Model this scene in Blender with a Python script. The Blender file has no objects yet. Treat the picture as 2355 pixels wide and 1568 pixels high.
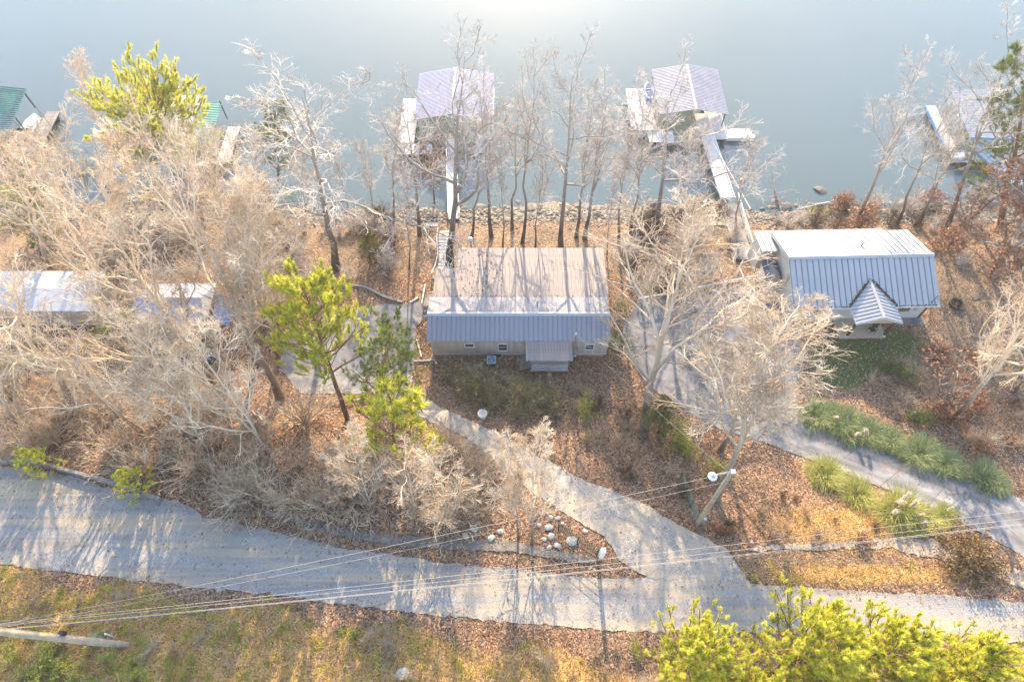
import bpy, math, random
import numpy as np
from mathutils import Vector, Matrix
from mathutils.geometry import delaunay_2d_cdt

R = math.radians
rng = np.random.default_rng(11)
random.seed(5)
scene = bpy.context.scene
COL = scene.collection

# ------------------------------------------------------------------ camera, sky, sun, exposure
CAM_H, CAM_F, CAM_X, CAM_Y, PITCH = 52.0, 1569.0, 1177.0, 784.0, R(58)
cam_d = bpy.data.cameras.new('camera')
cam = bpy.data.objects.new('camera', cam_d)
COL.objects.link(cam)
cam.location = (0, 0, CAM_H)
cam.rotation_euler = (R(90) - PITCH, 0, 0)
cam_d.sensor_width = 36.0
cam_d.lens = 36.0 * CAM_F / 2354.0
cam_d.clip_start = 0.5
cam_d.clip_end = 6000
scene.camera = cam

SUN_EL, SUN_AZ = R(18.5), R(0.0)          # ahead of the camera, a touch to the left of +Y
world = bpy.data.worlds.new('World')
scene.world = world
world.use_nodes = True
wn = world.node_tree
wn.nodes.clear()
w_out = wn.nodes.new('ShaderNodeOutputWorld')
w_bg = wn.nodes.new('ShaderNodeBackground')
w_sky = wn.nodes.new('ShaderNodeTexSky')
w_sky.sky_type = 'NISHITA'
w_sky.sun_disc = False
w_sky.sun_elevation = SUN_EL
w_sky.sun_rotation = SUN_AZ
w_sky.air_density = 1.0
w_sky.dust_density = 1.0
w_sky.ozone_density = 1.2
w_bg.inputs['Strength'].default_value = 0.15
wn.links.new(w_sky.outputs[0], w_bg.inputs['Color'])
wn.links.new(w_bg.outputs[0], w_out.inputs['Surface'])

sun_d = bpy.data.lights.new('sun', 'SUN')
sun_d.energy = 3.0
sun_d.angle = R(0.55)
sun_d.color = (1.0, 0.79, 0.52)
sun = bpy.data.objects.new('sun', sun_d)
COL.objects.link(sun)
SUN_DIR = Vector((math.sin(SUN_AZ) * math.cos(SUN_EL), math.cos(SUN_AZ) * math.cos(SUN_EL), math.sin(SUN_EL)))
sun.rotation_euler = SUN_DIR.to_track_quat('Z', 'Y').to_euler()
sun.location = (0, 60, 60)

vs = scene.view_settings
vs.view_transform = 'Standard'
vs.look = 'None'
vs.gamma = 1.0
vs.use_curve_mapping = False
vs.exposure = 2.4
scene.cycles.max_bounces = 6
scene.cycles.volume_bounces = 0
scene.cycles.diffuse_bounces = 3
scene.cycles.use_denoising = True
scene.cycles.denoising_prefilter = 'NONE'

# ------------------------------------------------------------------ terrain and photo-to-ground helpers
WATER_Z = -5.0
_py = np.array([-900, -40, 0, 5, 9, 14, 18, 24, 29, 36, 40, 44, 47.5, 51, 53.2, 56, 62, 75, 200.])
_pz = np.array([14, 9, 6.6, 5.6, 4.7, 4.2, 3.2, 1.2, 0.1, 0.0, -0.5, -1.5, -2.7, -4.1, -5.0, -5.9, -7.2, -8, -8])


def terrain(x, y):
    x = np.asarray(x, float); y = np.asarray(y, float)
    k = np.clip((30 - y) / 12, 0, 1)
    yy = y + 0.14 * np.clip(x, -60, 60) * k
    z = np.zeros_like(yy)
    for s, w in ((-1.2, .25), (0, .5), (1.2, .25)):
        z = z + w * np.interp(yy + s, _py, _pz)
    b = 0.10 * np.sin(x * .9 + 1.3 * np.sin(y * .5)) * np.sin(y * .8 + .7) + 0.06 * np.sin(x * 2.1 + y * 1.7)
    m = np.clip((y - 38) / 6, 0, 1) + np.clip((7 - yy) / 4, 0, 1) + 0.25
    sh = 0.9 * np.sin(x * .13 + .4) + .5 * np.sin(x * .37)
    return z + b * np.clip(m, 0, 1) + 0.22 * sh * np.clip((y - 44) / 6, 0, 1) * np.clip((60 - y) / 6, 0, 1)


def ray(px, py):
    a = (px - CAM_X) / CAM_F
    b = -(py - CAM_Y) / CAM_F
    return Vector((a, math.cos(PITCH) + b * math.sin(PITCH), -math.sin(PITCH) + b * math.cos(PITCH)))


def at_z(px, py, z):
    d = ray(px, py); t = (z - CAM_H) / d.z
    return Vector((d.x * t, d.y * t, z))


def at_y(px, py, y):
    d = ray(px, py); t = y / d.y
    return Vector((d.x * t, y, CAM_H + d.z * t))


def G(px, py, dz=0.0):
    """the point of the ground seen at this place of the 2354 px wide photograph"""
    z = 0.0
    for _ in range(14):
        p = at_z(px, py, z)
        z = 0.5 * z + 0.5 * float(terrain(p.x, p.y))
    p = at_z(px, py, z)
    return Vector((p.x, p.y, float(terrain(p.x, p.y)) + dz))


def V3(p):
    return (p.x, p.y, p.z)


# ------------------------------------------------------------------ node material helper
class Mat:
    def __init__(self, name):
        self.m = bpy.data.materials.new(name)
        self.m.use_nodes = True
        self.nt = self.m.node_tree
        self.bsdf = self.nt.nodes['Principled BSDF']
        self._tc = None

    def n(self, t, **kw):
        o = self.nt.nodes.new(t)
        for k, v in kw.items():
            setattr(o, k, v)
        return o

    def l(self, a, b):
        self.nt.links.new(a, b)

    def co(self, which='Object'):
        if not self._tc:
            self._tc = self.n('ShaderNodeTexCoord')
        return self._tc.outputs[which]

    def scaled(self, s, which='Object', rot=0.0):
        mp = self.n('ShaderNodeMapping')
        mp.inputs['Rotation'].default_value = (0, 0, rot)
        mp.inputs['Scale'].default_value = s
        self.l(self.co(which), mp.inputs[0])
        return mp.outputs[0]

    def noise(self, scale, detail=4, vec=None, rough=.55, dist=0):
        o = self.n('ShaderNodeTexNoise')
        o.inputs['Scale'].default_value = scale
        o.inputs['Detail'].default_value = detail
        o.inputs['Roughness'].default_value = rough
        o.inputs['Distortion'].default_value = dist
        self.l(vec or self.co(), o.inputs['Vector'])
        return o.outputs['Fac']

    def voro(self, scale, out='Color', vec=None, feature='F1'):
        o = self.n('ShaderNodeTexVoronoi', feature=feature)
        o.inputs['Scale'].default_value = scale
        self.l(vec or self.co(), o.inputs['Vector'])
        return o.outputs[out]

    def ramp(self, fac, stops):
        o = self.n('ShaderNodeValToRGB')
        e = o.color_ramp.elements
        while len(e) < len(stops):
            e.new(0.5)
        for i, (p, c) in enumerate(stops):
            e[i].position = p
            e[i].color = (c[0], c[1], c[2], 1) if hasattr(c, '__len__') else (c, c, c, 1)
        self.l(fac, o.inputs[0])
        return o.outputs[0]

    def mix(self, fac, a, b, mode='MIX'):
        o = self.n('ShaderNodeMix', data_type='RGBA', blend_type=mode)
        for i, v in ((0, fac), (6, a), (7, b)):
            if isinstance(v, bpy.types.NodeSocket):
                self.l(v, o.inputs[i])
            elif i == 0:
                o.inputs[i].default_value = v
            else:
                o.inputs[i].default_value = (v[0], v[1], v[2], 1)
        return o.outputs[2]

    def math(self, op, a, b=0.0, clamp=False):
        o = self.n('ShaderNodeMath', operation=op, use_clamp=clamp)
        for i, v in ((0, a), (1, b)):
            if isinstance(v, bpy.types.NodeSocket):
                self.l(v, o.inputs[i])
            else:
                o.inputs[i].default_value = v
        return o.outputs[0]

    def attr(self, name, out='Fac'):
        return self.n('ShaderNodeAttribute', attribute_name=name).outputs[out]

    def sep(self, v, k):
        o = self.n('ShaderNodeSeparateXYZ'); self.l(v, o.inputs[0])
        return o.outputs[k]

    def rnd(self):
        return self.n('ShaderNodeObjectInfo').outputs['Random']

    def bump(self, h, strength=.3, dist=.05):
        o = self.n('ShaderNodeBump')
        o.inputs['Strength'].default_value = strength
        o.inputs['Distance'].default_value = dist
        self.l(h, o.inputs['Height'])
        self.l(o.outputs[0], self.bsdf.inputs['Normal'])

    def done(self, color, rough=.8, metal=0.0, spec=None):
        i = self.bsdf.inputs
        if isinstance(color, bpy.types.NodeSocket):
            self.l(color, i['Base Color'])
        else:
            i['Base Color'].default_value = (*color, 1)
        if isinstance(rough, bpy.types.NodeSocket):
            self.l(rough, i['Roughness'])
        else:
            i['Roughness'].default_value = rough
        i['Metallic'].default_value = metal
        if spec is not None:
            i['Specular IOR Level'].default_value = spec
        return self.m


def m_plain(name, c1, c2=None, scale=6, rough=.8, metal=0., bump=0, var=0.0):
    """two-tone noise-mottled surface"""
    k = Mat(name)
    c2 = c2 or tuple(v * .75 for v in c1)
    col = k.mix(k.ramp(k.noise(scale, 6), [(.3, 0), (.7, 1)]), c2, c1)
    if var:
        col = k.mix(var, col, k.ramp(k.rnd(), [(0, .55), (1, 1.0)]), 'MULTIPLY')
    if bump:
        k.bump(k.noise(scale * 6, 4), bump, .02)
    return k.done(col, rough, metal)


MT = {}


def make_materials():
    # ground : leaf litter with lawn, dry grass and stony parts given by painted attributes
    k = Mat('leaf_covered_soil')
    leaf = k.ramp(k.sep(k.voro(7.5), 0), [(0, (.07, .04, .029)), (.35, (.155, .088, .058)), (.62, (.28, .175, .112)), (.85, (.37, .235, .145)), (1, (.52, .37, .25))])
    leaf2 = k.ramp(k.sep(k.voro(15), 1), [(0, (.065, .04, .029)), (.5, (.20, .125, .084)), (.8, (.35, .24, .155)), (1, (.50, .37, .26))])
    big = k.noise(.22, 5)
    mid = k.noise(1.1, 5)
    litter = k.mix(k.ramp(mid, [(.4, 0), (.6, 1)]), leaf, leaf2)
    litter = k.mix(k.math('MULTIPLY', k.ramp(big, [(.35, 0), (.7, 1)]), .55), litter, (.40, .26, .17), 'OVERLAY')
    gcol = k.ramp(k.noise(14, 4), [(.25, (.022, .038, .012)), (.5, (.06, .095, .028)), (.75, (.13, .16, .055))])
    dcol = k.ramp(k.noise(11, 5), [(.25, (.22, .11, .035)), (.5, (.48, .30, .10)), (.75, (.66, .48, .20))])
    ocol = k.ramp(k.noise(12, 5), [(.25, (.085, .062, .045)), (.5, (.18, .135, .095)), (.8, (.31, .24, .175))])
    rcol = k.ramp(k.voro(3.2, 'Distance'), [(0, (.30, .265, .22)), (.45, (.22, .19, .16)), (.8, (.08, .07, .06))])

    def w(a, lo=.35, hi=.65, s=1.6):
        return k.ramp(k.math('ADD', k.math('MULTIPLY', k.attr(a), .75), k.math('MULTIPLY', k.noise(s, 6), .5)), [(lo + .2, 0), (hi + .15, 1)])
    c = litter
    c = k.mix(w('olive'), c, ocol)  # olive ground, plus the tree shade painted along the shore
    c = k.mix(w('dry'), c, dcol)
    c = k.mix(w('lawn'), c, gcol)
    c = k.mix(w('stony'), c, rcol)
    # fallen leaves lying over grass too
    c = k.mix(k.ramp(k.sep(k.voro(9), 2), [(.80, 0), (.84, .8)]), c, leaf)
    k.bump(k.math('ADD', k.voro(8, 'Distance'), k.noise(20, 3)), .7, .09)
    MT['ground'] = k.done(c, .95, spec=.15)

    k = Mat('gravel')
    st = k.ramp(k.sep(k.voro(22), 0), [(0, (.225, .21, .20)), (.5, (.27, .256, .244)), (.9, (.315, .30, .287)), (1, (.37, .355, .34))])
    dust = k.ramp(k.noise(1.0, 7, vec=k.scaled((.10, 1.0, 1), rot=.14)), [(.40, 0), (.62, 1)])
    c = k.mix(k.math('MULTIPLY', dust, .9), st, (.41, .325, .225))
    dark = k.ramp(k.noise(1.3, 6, vec=k.scaled((.07, 1.1, 1), rot=.14)), [(.48, 0), (.68, .7)])
    c = k.mix(dark, c, (.165, .165, .18))
    c = k.mix(k.ramp(k.sep(k.voro(6.5), 1), [(.965, 0), (.975, .7)]), c, (.2, .12, .08))
    k.bump(k.voro(18, 'Distance'), .5, .05)
    MT['gravel'] = k.done(c, .92, spec=.2)

    k = Mat('driveway_gravel')
    st = k.ramp(k.sep(k.voro(14), 0), [(0, (.19, .175, .16)), (.5, (.27, .25, .23)), (1, (.38, .35, .32))])
    c = k.mix(k.ramp(k.noise(.5, 6), [(.4, 0), (.62, .85)]), st, (.40, .325, .24))
    c = k.mix(k.ramp(k.noise(1.3, 6), [(.55, 0), (.72, .6)]), c, (.21, .205, .20))
    k.bump(k.voro(16, 'Distance'), .45, .05)
    MT['drive_gravel'] = k.done(c, .92, spec=.2)

    k = Mat('concrete_slab')
    c = k.ramp(k.noise(.55, 8, rough=.62, dist=.6), [(.34, (.075, .077, .09)), (.48, (.155, .157, .172)), (.64, (.26, .258, .262))])
    c = k.mix(k.ramp(k.noise(14, 3), [(.5, 0), (.8, .35)]), c, (.15, .14, .14))
    c = k.mix(k.ramp(k.sep(k.voro(7), 1), [(.955, 0), (.965, .9)]), c, (.22, .13, .08))
    k.bump(k.noise(40, 3), .2, .01)
    MT['concrete'] = k.done(c, .85, spec=.3)

    k = Mat('broomed_concrete')
    c = k.ramp(k.noise(1.6, 7, vec=k.scaled((2.5, .35, 1), 'UV')), [(.3, (.10, .10, .115)), (.5, (.17, .17, .18)), (.7, (.28, .28, .28))])
    c = k.mix(k.ramp(k.sep(k.co('UV'), 0), [(.30, 0), (.42, .75), (.5, .1), (.7, .0), (.8, .6), (.9, 0)]), c, (.07, .07, .08))
    c = k.mix(k.ramp(k.sep(k.voro(7), 1), [(.965, 0), (.975, .9)]), c, (.22, .13, .08))
    MT['drive_concrete'] = k.done(c, .85, spec=.3)

    # lake : dark green body under a mirror surface
    k = Mat('lake_water')
    rip = k.noise(1.4, 3, vec=k.scaled((1.0, .55, 1)))
    rip2 = k.noise(.05, 3)
    k.bump(k.math('ADD', rip, k.math('MULTIPLY', rip2, 3.0)), .04, .06)
    body = k.ramp(k.noise(.03, 3), [(.3, (.076, .104, .104)), (.7, (.090, .120, .120))])
    MT['water'] = k.done(body, .088)
    k.bsdf.inputs['IOR'].default_value = 1.55

    # bark
    def bark(name, lo, hi, twig, s=3.0):
        kk = Mat(name)
        n1 = kk.noise(s, 6, vec=kk.scaled((1, 1, .25)))
        c = kk.ramp(n1, [(.3, lo), (.62, hi)])
        c = kk.mix(kk.ramp(kk.sep(kk.co('Generated'), 2), [(.14, 0), (.50, 1)]), c, twig)
        c = kk.mix(.35, c, kk.ramp(kk.rnd(), [(0, .5), (1, 1.0)]), 'MULTIPLY')
        c = kk.mix(kk.ramp(kk.noise(.9, 4), [(.58, 0), (.72, .5)]), c, (.10, .09, .035))
        kk.bump(n1, .5, .04)
        return kk.done(c, .9, spec=.2)
    MT['bark_dark'] = bark('dark_ridged_bark', (.045, .032, .027), (.15, .115, .095), (.36, .31, .27))
    MT['bark_pale'] = bark('pale_mottled_bark', (.10, .066, .042), (.27, .19, .13), (.70, .56, .42))
    MT['bark_pine'] = bark('red_brown_pine_bark', (.07, .035, .022), (.20, .115, .075), (.26, .15, .09))

    def twig(name, a, b):
        kk = Mat(name)
        c = kk.ramp(kk.noise(.8, 5), [(.28, tuple(v * .55 for v in a)), (.46, a), (.66, b)])
        c = kk.mix(.35, c, kk.ramp(kk.rnd(), [(0, .55), (1, 1.0)]), 'MULTIPLY')
        return kk.done(c, .8, spec=.2)
    MT['twig_warm'] = twig('cream_twig_bark', (.52, .395, .275), (.82, .68, .53))
    MT['twig_grey_haze'] = twig('hazed_grey_twig_bark', (.50, .44, .40), (.80, .73, .67))  # grey twigs whitened so their colour carries the lakeside haze
    MT['twig_tan'] = twig('tan_brush_stem', (.44, .31, .21), (.72, .56, .42))
    MT['twig_dark'] = twig('brown_brush_stem', (.10, .065, .05), (.24, .165, .13))

    def leafy(name, stops, trans=.35, rough=.6):
        kk = Mat(name)
        c = kk.ramp(kk.attr('tint'), stops)
        kk.done(c, rough, spec=.25)
        tr = kk.n('ShaderNodeBsdfTranslucent')
        kk.l(c, tr.inputs['Color'])
        mx = kk.n('ShaderNodeMixShader')
        mx.inputs[0].default_value = trans
        kk.l(kk.bsdf.outputs[0], mx.inputs[1]); kk.l(tr.outputs[0], mx.inputs[2])
        kk.l(mx.outputs[0], kk.nt.nodes['Material Output'].inputs['Surface'])
        return kk.m
    MT['needle'] = leafy('yellow_green_pine_needles', [(0, (.14, .19, .02)), (.4, (.38, .41, .035)), (.75, (.64, .61, .07)), (1, (.76, .69, .17))], .45)
    MT['needle_dark'] = leafy('dull_green_needles', [(0, (.035, .06, .018)), (.5, (.10, .145, .035)), (1, (.22, .25, .07))])
    MT['needle_olive'] = leafy('olive_cedar_sprays', [(0, (.05, .06, .018)), (.5, (.14, .15, .045)), (1, (.26, .25, .09))])
    MT['leaf_brown'] = leafy('rusty_oak_leaves', [(0, (.14, .058, .032)), (.5, (.28, .125, .07)), (1, (.42, .235, .15))])
    MT['litter'] = leafy('fallen_leaves', [(0, (.10, .055, .04)), (.4, (.25, .145, .095)), (.75, (.41, .27, .175)), (1, (.58, .44, .33))], .1)
    MT['straw'] = leafy('straw_grass', [(0, (.28, .15, .045)), (.5, (.58, .38, .13)), (1, (.80, .60, .27))], .35)
    MT['grass'] = leafy('lawn_grass', [(0, (.03, .055, .012)), (.5, (.085, .13, .03)), (1, (.20, .23, .08))], .3)
    MT['pampas'] = leafy('green_grass_blades', [(0, (.07, .11, .035)), (.5, (.24, .30, .12)), (1, (.52, .53, .30))], .35)
    MT['pampas_dry'] = leafy('yellow_grass_blades', [(0, (.16, .19, .035)), (.5, (.42, .42, .10)), (1, (.66, .60, .28))], .35)
    MT['plume'] = leafy('cream_plumes', [(0, (.55, .46, .36)), (1, (.78, .70, .60))], .4)
    MT['ivy'] = leafy('yellow_green_vine_leaves', [(0, (.10, .12, .015)), (.5, (.34, .36, .04)), (1, (.62, .56, .09))], .4)
    MT['bush_brown'] = leafy('bronze_bush_leaves', [(0, (.06, .038, .014)), (.5, (.17, .10, .035)), (1, (.30, .20, .07))], .25)

    # building surfaces
    k = Mat('ribbed_grey_metal')
    c = k.mix(k.ramp(k.noise(.6, 6, vec=k.scaled((3, .5, 1))), [(.3, 0), (.7, 1)]), (.215, .215, .245), (.27, .27, .305))
    c = k.mix(.18, c, k.ramp(k.rnd(), [(0, .6), (1, 1.0)]), 'MULTIPLY')
    MT['roof_grey'] = k.done(c, .75, .0, .06)
    k = Mat('silver_standing_seam_metal')
    c = k.mix(k.ramp(k.noise(.5, 6, vec=k.scaled((3, .5, 1))), [(.3, 0), (.7, 1)]), (.345, .35, .36), (.415, .42, .43))
    c = k.mix(.14, c, k.ramp(k.rnd(), [(0, .6), (1, 1.0)]), 'MULTIPLY')
    MT['roof_silver'] = k.done(c, .7, .0, .12)
    MT['seam'] = m_plain('shadowed_seam', (.20, .215, .26), (.16, .17, .21), 3, .6)  # seams coloured darker to stand for their shadow lines
    MT['trim_white'] = m_plain('white_trim_paint', (.72, .72, .72), (.55, .54, .53), 4, .5)
    k = Mat('weathered_corrugated_metal')
    n1 = k.noise(1.6, 8, vec=k.scaled((7, .3, 1)), rough=.72)
    c = k.ramp(n1, [(.30, (.11, .075, .065)), (.42, (.235, .19, .175)), (.58, (.345, .30, .288)), (.8, (.43, .385, .37))])
    c = k.mix(k.ramp(k.noise(.45, 5), [(.5, 0), (.72, .45)]), c, (.28, .25, .19))
    c = k.mix(k.ramp(k.noise(3.5, 5), [(.66, 0), (.74, .75)]), c, (.12, .085, .065))
    c = k.mix(.22, c, k.ramp(k.rnd(), [(0, .55), (1, 1.0)]), 'MULTIPLY')
    MT['roof_rusty'] = k.done(c, .75, .0)
    k = Mat('cream_metal_siding')
    c = k.mix(k.ramp(k.noise(1.2, 7, vec=k.scaled((2, 2, .3))), [(.35, 0), (.7, 1)]), (.40, .34, .28), (.55, .49, .425))
    MT['siding'] = k.done(c, .6)
    MT['skirting'] = m_plain('tan_skirting', (.43, .32, .24), (.33, .24, .17), 3)
    MT['stucco'] = m_plain('cream_stucco', (.56, .535, .485), (.50, .475, .43), 2.0, .9, 0, .15)
    MT['stucco_tan'] = m_plain('tan_stucco', (.46, .37, .27), (.40, .32, .23), 2.0, .9, 0, .15)
    MT['wood_grey'] = m_plain('grey_weathered_wood', (.36, .32, .29), (.17, .145, .13), 4, .85, 0, .3, .35)
    MT['wood_pale'] = m_plain('pale_weathered_wood', (.60, .58, .57), (.40, .38, .37), 5, .85, 0, .2, .25)
    MT['wood_brown'] = m_plain('brown_wood', (.22, .135, .075), (.10, .06, .035), 5, .8, 0, .3, .3)
    MT['wood_dark'] = m_plain('dark_stained_wood', (.075, .05, .038), (.03, .022, .018), 5, .7)
    MT['wood_pole'] = m_plain('utility_pole_wood', (.40, .315, .225), (.26, .19, .12), 3, .85, 0, .3)
    MT['black'] = m_plain('black_plastic', (.02, .02, .022), (.012, .012, .013), 5, .5)
    MT['dark_metal'] = m_plain('dark_painted_steel', (.06, .065, .07), (.03, .03, .035), 5, .45, .4)
    MT['galv'] = m_plain('galvanised_steel', (.52, .53, .55), (.4, .41, .43), 6, .4, .5)
    MT['white'] = m_plain('white_paint', (.80, .80, .79), (.66, .65, .64), 5, .5)
    MT['ac_blue'] = m_plain('blue_grey_enamel', (.30, .42, .55), (.22, .32, .44), 6, .4, .1)
    MT['green_metal'] = m_plain('green_painted_roof_metal', (.10, .30, .255), (.065, .21, .18), 2, .45, .1)
    MT['green_paint'] = m_plain('dull_green_paint', (.13, .17, .11), (.07, .09, .06), 6, .6)
    MT['gate_dark'] = m_plain('dark_green_gate_paint', (.045, .055, .035), (.025, .03, .02), 6, .55)
    k = Mat('lavender_striped_roof_metal')
    c = k.mix(k.ramp(k.noise(.7, 5), [(.35, 0), (.65, 1)]), (.25, .24, .29), (.32, .31, .355))
    MT['roof_lav'] = k.done(c, .6, .0)
    MT['rib_dark'] = m_plain('blue_grey_rib', (.33, .33, .44), (.26, .26, .36), 4, .6)
    MT['roof_zinc'] = m_plain('zinc_roof', (.35, .345, .37), (.25, .245, .275), 1.4, .7)
    MT['shingle_blue'] = m_plain('blue_black_shingle', (.055, .075, .14), (.03, .04, .075), 12, .8, 0, .2, .4)
    MT['shed_tan'] = m_plain('tan_vinyl', (.50, .45, .37), (.44, .39, .32), 3, .6)
    MT['glass'] = m_plain('window_glass', (.025, .03, .033), (.015, .018, .02), 3, .08)
    MT['blue_plastic'] = m_plain('blue_plastic', (.03, .22, .62), (.02, .14, .45), 4, .45)
    MT['blue_paint'] = m_plain('blue_painted_steel', (.16, .34, .62), (.10, .24, .48), 4, .5)
    MT['drum'] = m_plain('black_float_drum', (.018, .018, .02), (.01, .01, .01), 5, .5)
    MT['boat_white'] = m_plain('white_gelcoat', (.74, .74, .72), (.6, .6, .6), 3, .3)
    MT['boat_blue'] = m_plain('navy_vinyl', (.03, .05, .13), (.02, .03, .08), 3, .5)
    k = Mat('limestone')
    c = k.ramp(k.noise(2.2, 8, rough=.65), [(.28, (.075, .064, .055)), (.5, (.155, .136, .116)), (.75, (.25, .225, .195))])
    c = k.mix(.3, c, k.ramp(k.rnd(), [(0, .55), (1, 1.0)]), 'MULTIPLY')
    k.bump(k.noise(9, 6), .6, .05)
    MT['rock'] = k.done(c, .9)
    k = Mat('white_limestone')
    c = k.ramp(k.noise(2.2, 8, rough=.65), [(.25, (.32, .28, .23)), (.5, (.50, .46, .39)), (.75, (.62, .58, .52))])
    k.bump(k.noise(9, 6), .6, .05)
    MT['rock_white'] = k.done(c, .9)
    MT['driftwood'] = m_plain('silver_driftwood', (.48, .44, .41), (.25, .22, .20), 5, .9, 0, .4)
    MT['jacket'] = m_plain('black_jacket_cloth', (.02, .02, .024), (.012, .012, .014), 20, .9)
    MT['jeans'] = m_plain('blue_denim', (.05, .11, .24), (.035, .08, .17), 20, .9)
    MT['skin'] = m_plain('skin', (.52, .33, .25), (.46, .28, .2), 8, .6)
    MT['hair'] = m_plain('dark_hair', (.03, .022, .018), None, 20, .7)
    MT['car_paint'] = m_plain('dark_blue_car_paint', (.03, .05, .085), (.025, .04, .07), 3, .25, .3)
    MT['tyre'] = m_plain('tyre_rubber', (.02, .02, .02), None, 10, .9)
    MT['red_lens'] = m_plain('red_lens', (.45, .02, .02), None, 5, .3)
    MT['tarp'] = m_plain('blue_tarp', (.10, .17, .36), (.06, .1, .25), 3, .6)
    MT['roof_pale'] = m_plain('pale_grey_roof', (.44, .44, .46), (.36, .36, .38), 1.5, .75)
    MT['roof_slate_shade'] = m_plain('shade_blue_roof', (.34, .34, .40), (.28, .28, .34), 1.5, .55, .1)  # roof grey with the blue of shaded slopes put into its colour
    MT['wire'] = m_plain('bare_aluminium_wire', (.34, .30, .27), (.26, .23, .21), 2, .6)
    MT['fire_ring'] = m_plain('black_burnt_steel', (.025, .022, .02), (.045, .03, .02), 6, .8)
    MT['cooler'] = m_plain('patterned_cloth', (.55, .55, .66), (.22, .24, .42), 9, .7)


make_materials()


# ------------------------------------------------------------------ mesh building helpers
def link(o):
    COL.objects.link(o)
    return o


def mesh_np(name, verts, faces, mat, smooth=False, attrs=None):
    """faces: (n,3) or (n,4) int array, or a list of such arrays"""
    me = bpy.data.meshes.new(name)
    fl = faces if isinstance(faces, list) else [faces]
    fl = [f for f in fl if len(f)]
    nv = len(verts)
    loops = np.concatenate([f.ravel() for f in fl]).astype(np.int32)
    tot = np.concatenate([np.full(len(f), f.shape[1], np.int32) for f in fl])
    start = np.concatenate([[0], np.cumsum(tot)[:-1]]).astype(np.int32)
    me.vertices.add(nv); me.loops.add(len(loops)); me.polygons.add(len(tot))
    me.vertices.foreach_set('co', np.asarray(verts, np.float32).ravel())
    me.loops.foreach_set('vertex_index', loops)
    me.polygons.foreach_set('loop_start', start)
    me.polygons.foreach_set('loop_total', tot)
    if smooth:
        me.polygons.foreach_set('use_smooth', np.ones(len(tot), bool))
    for an, av in (attrs or {}).items():
        a = me.attributes.new(an, 'FLOAT', 'POINT')
        a.data.foreach_set('value', np.asarray(av, np.float32))
    me.update()
    me.validate()
    if mat:
        me.materials.append(MT[mat] if isinstance(mat, str) else mat)
    return me


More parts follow.
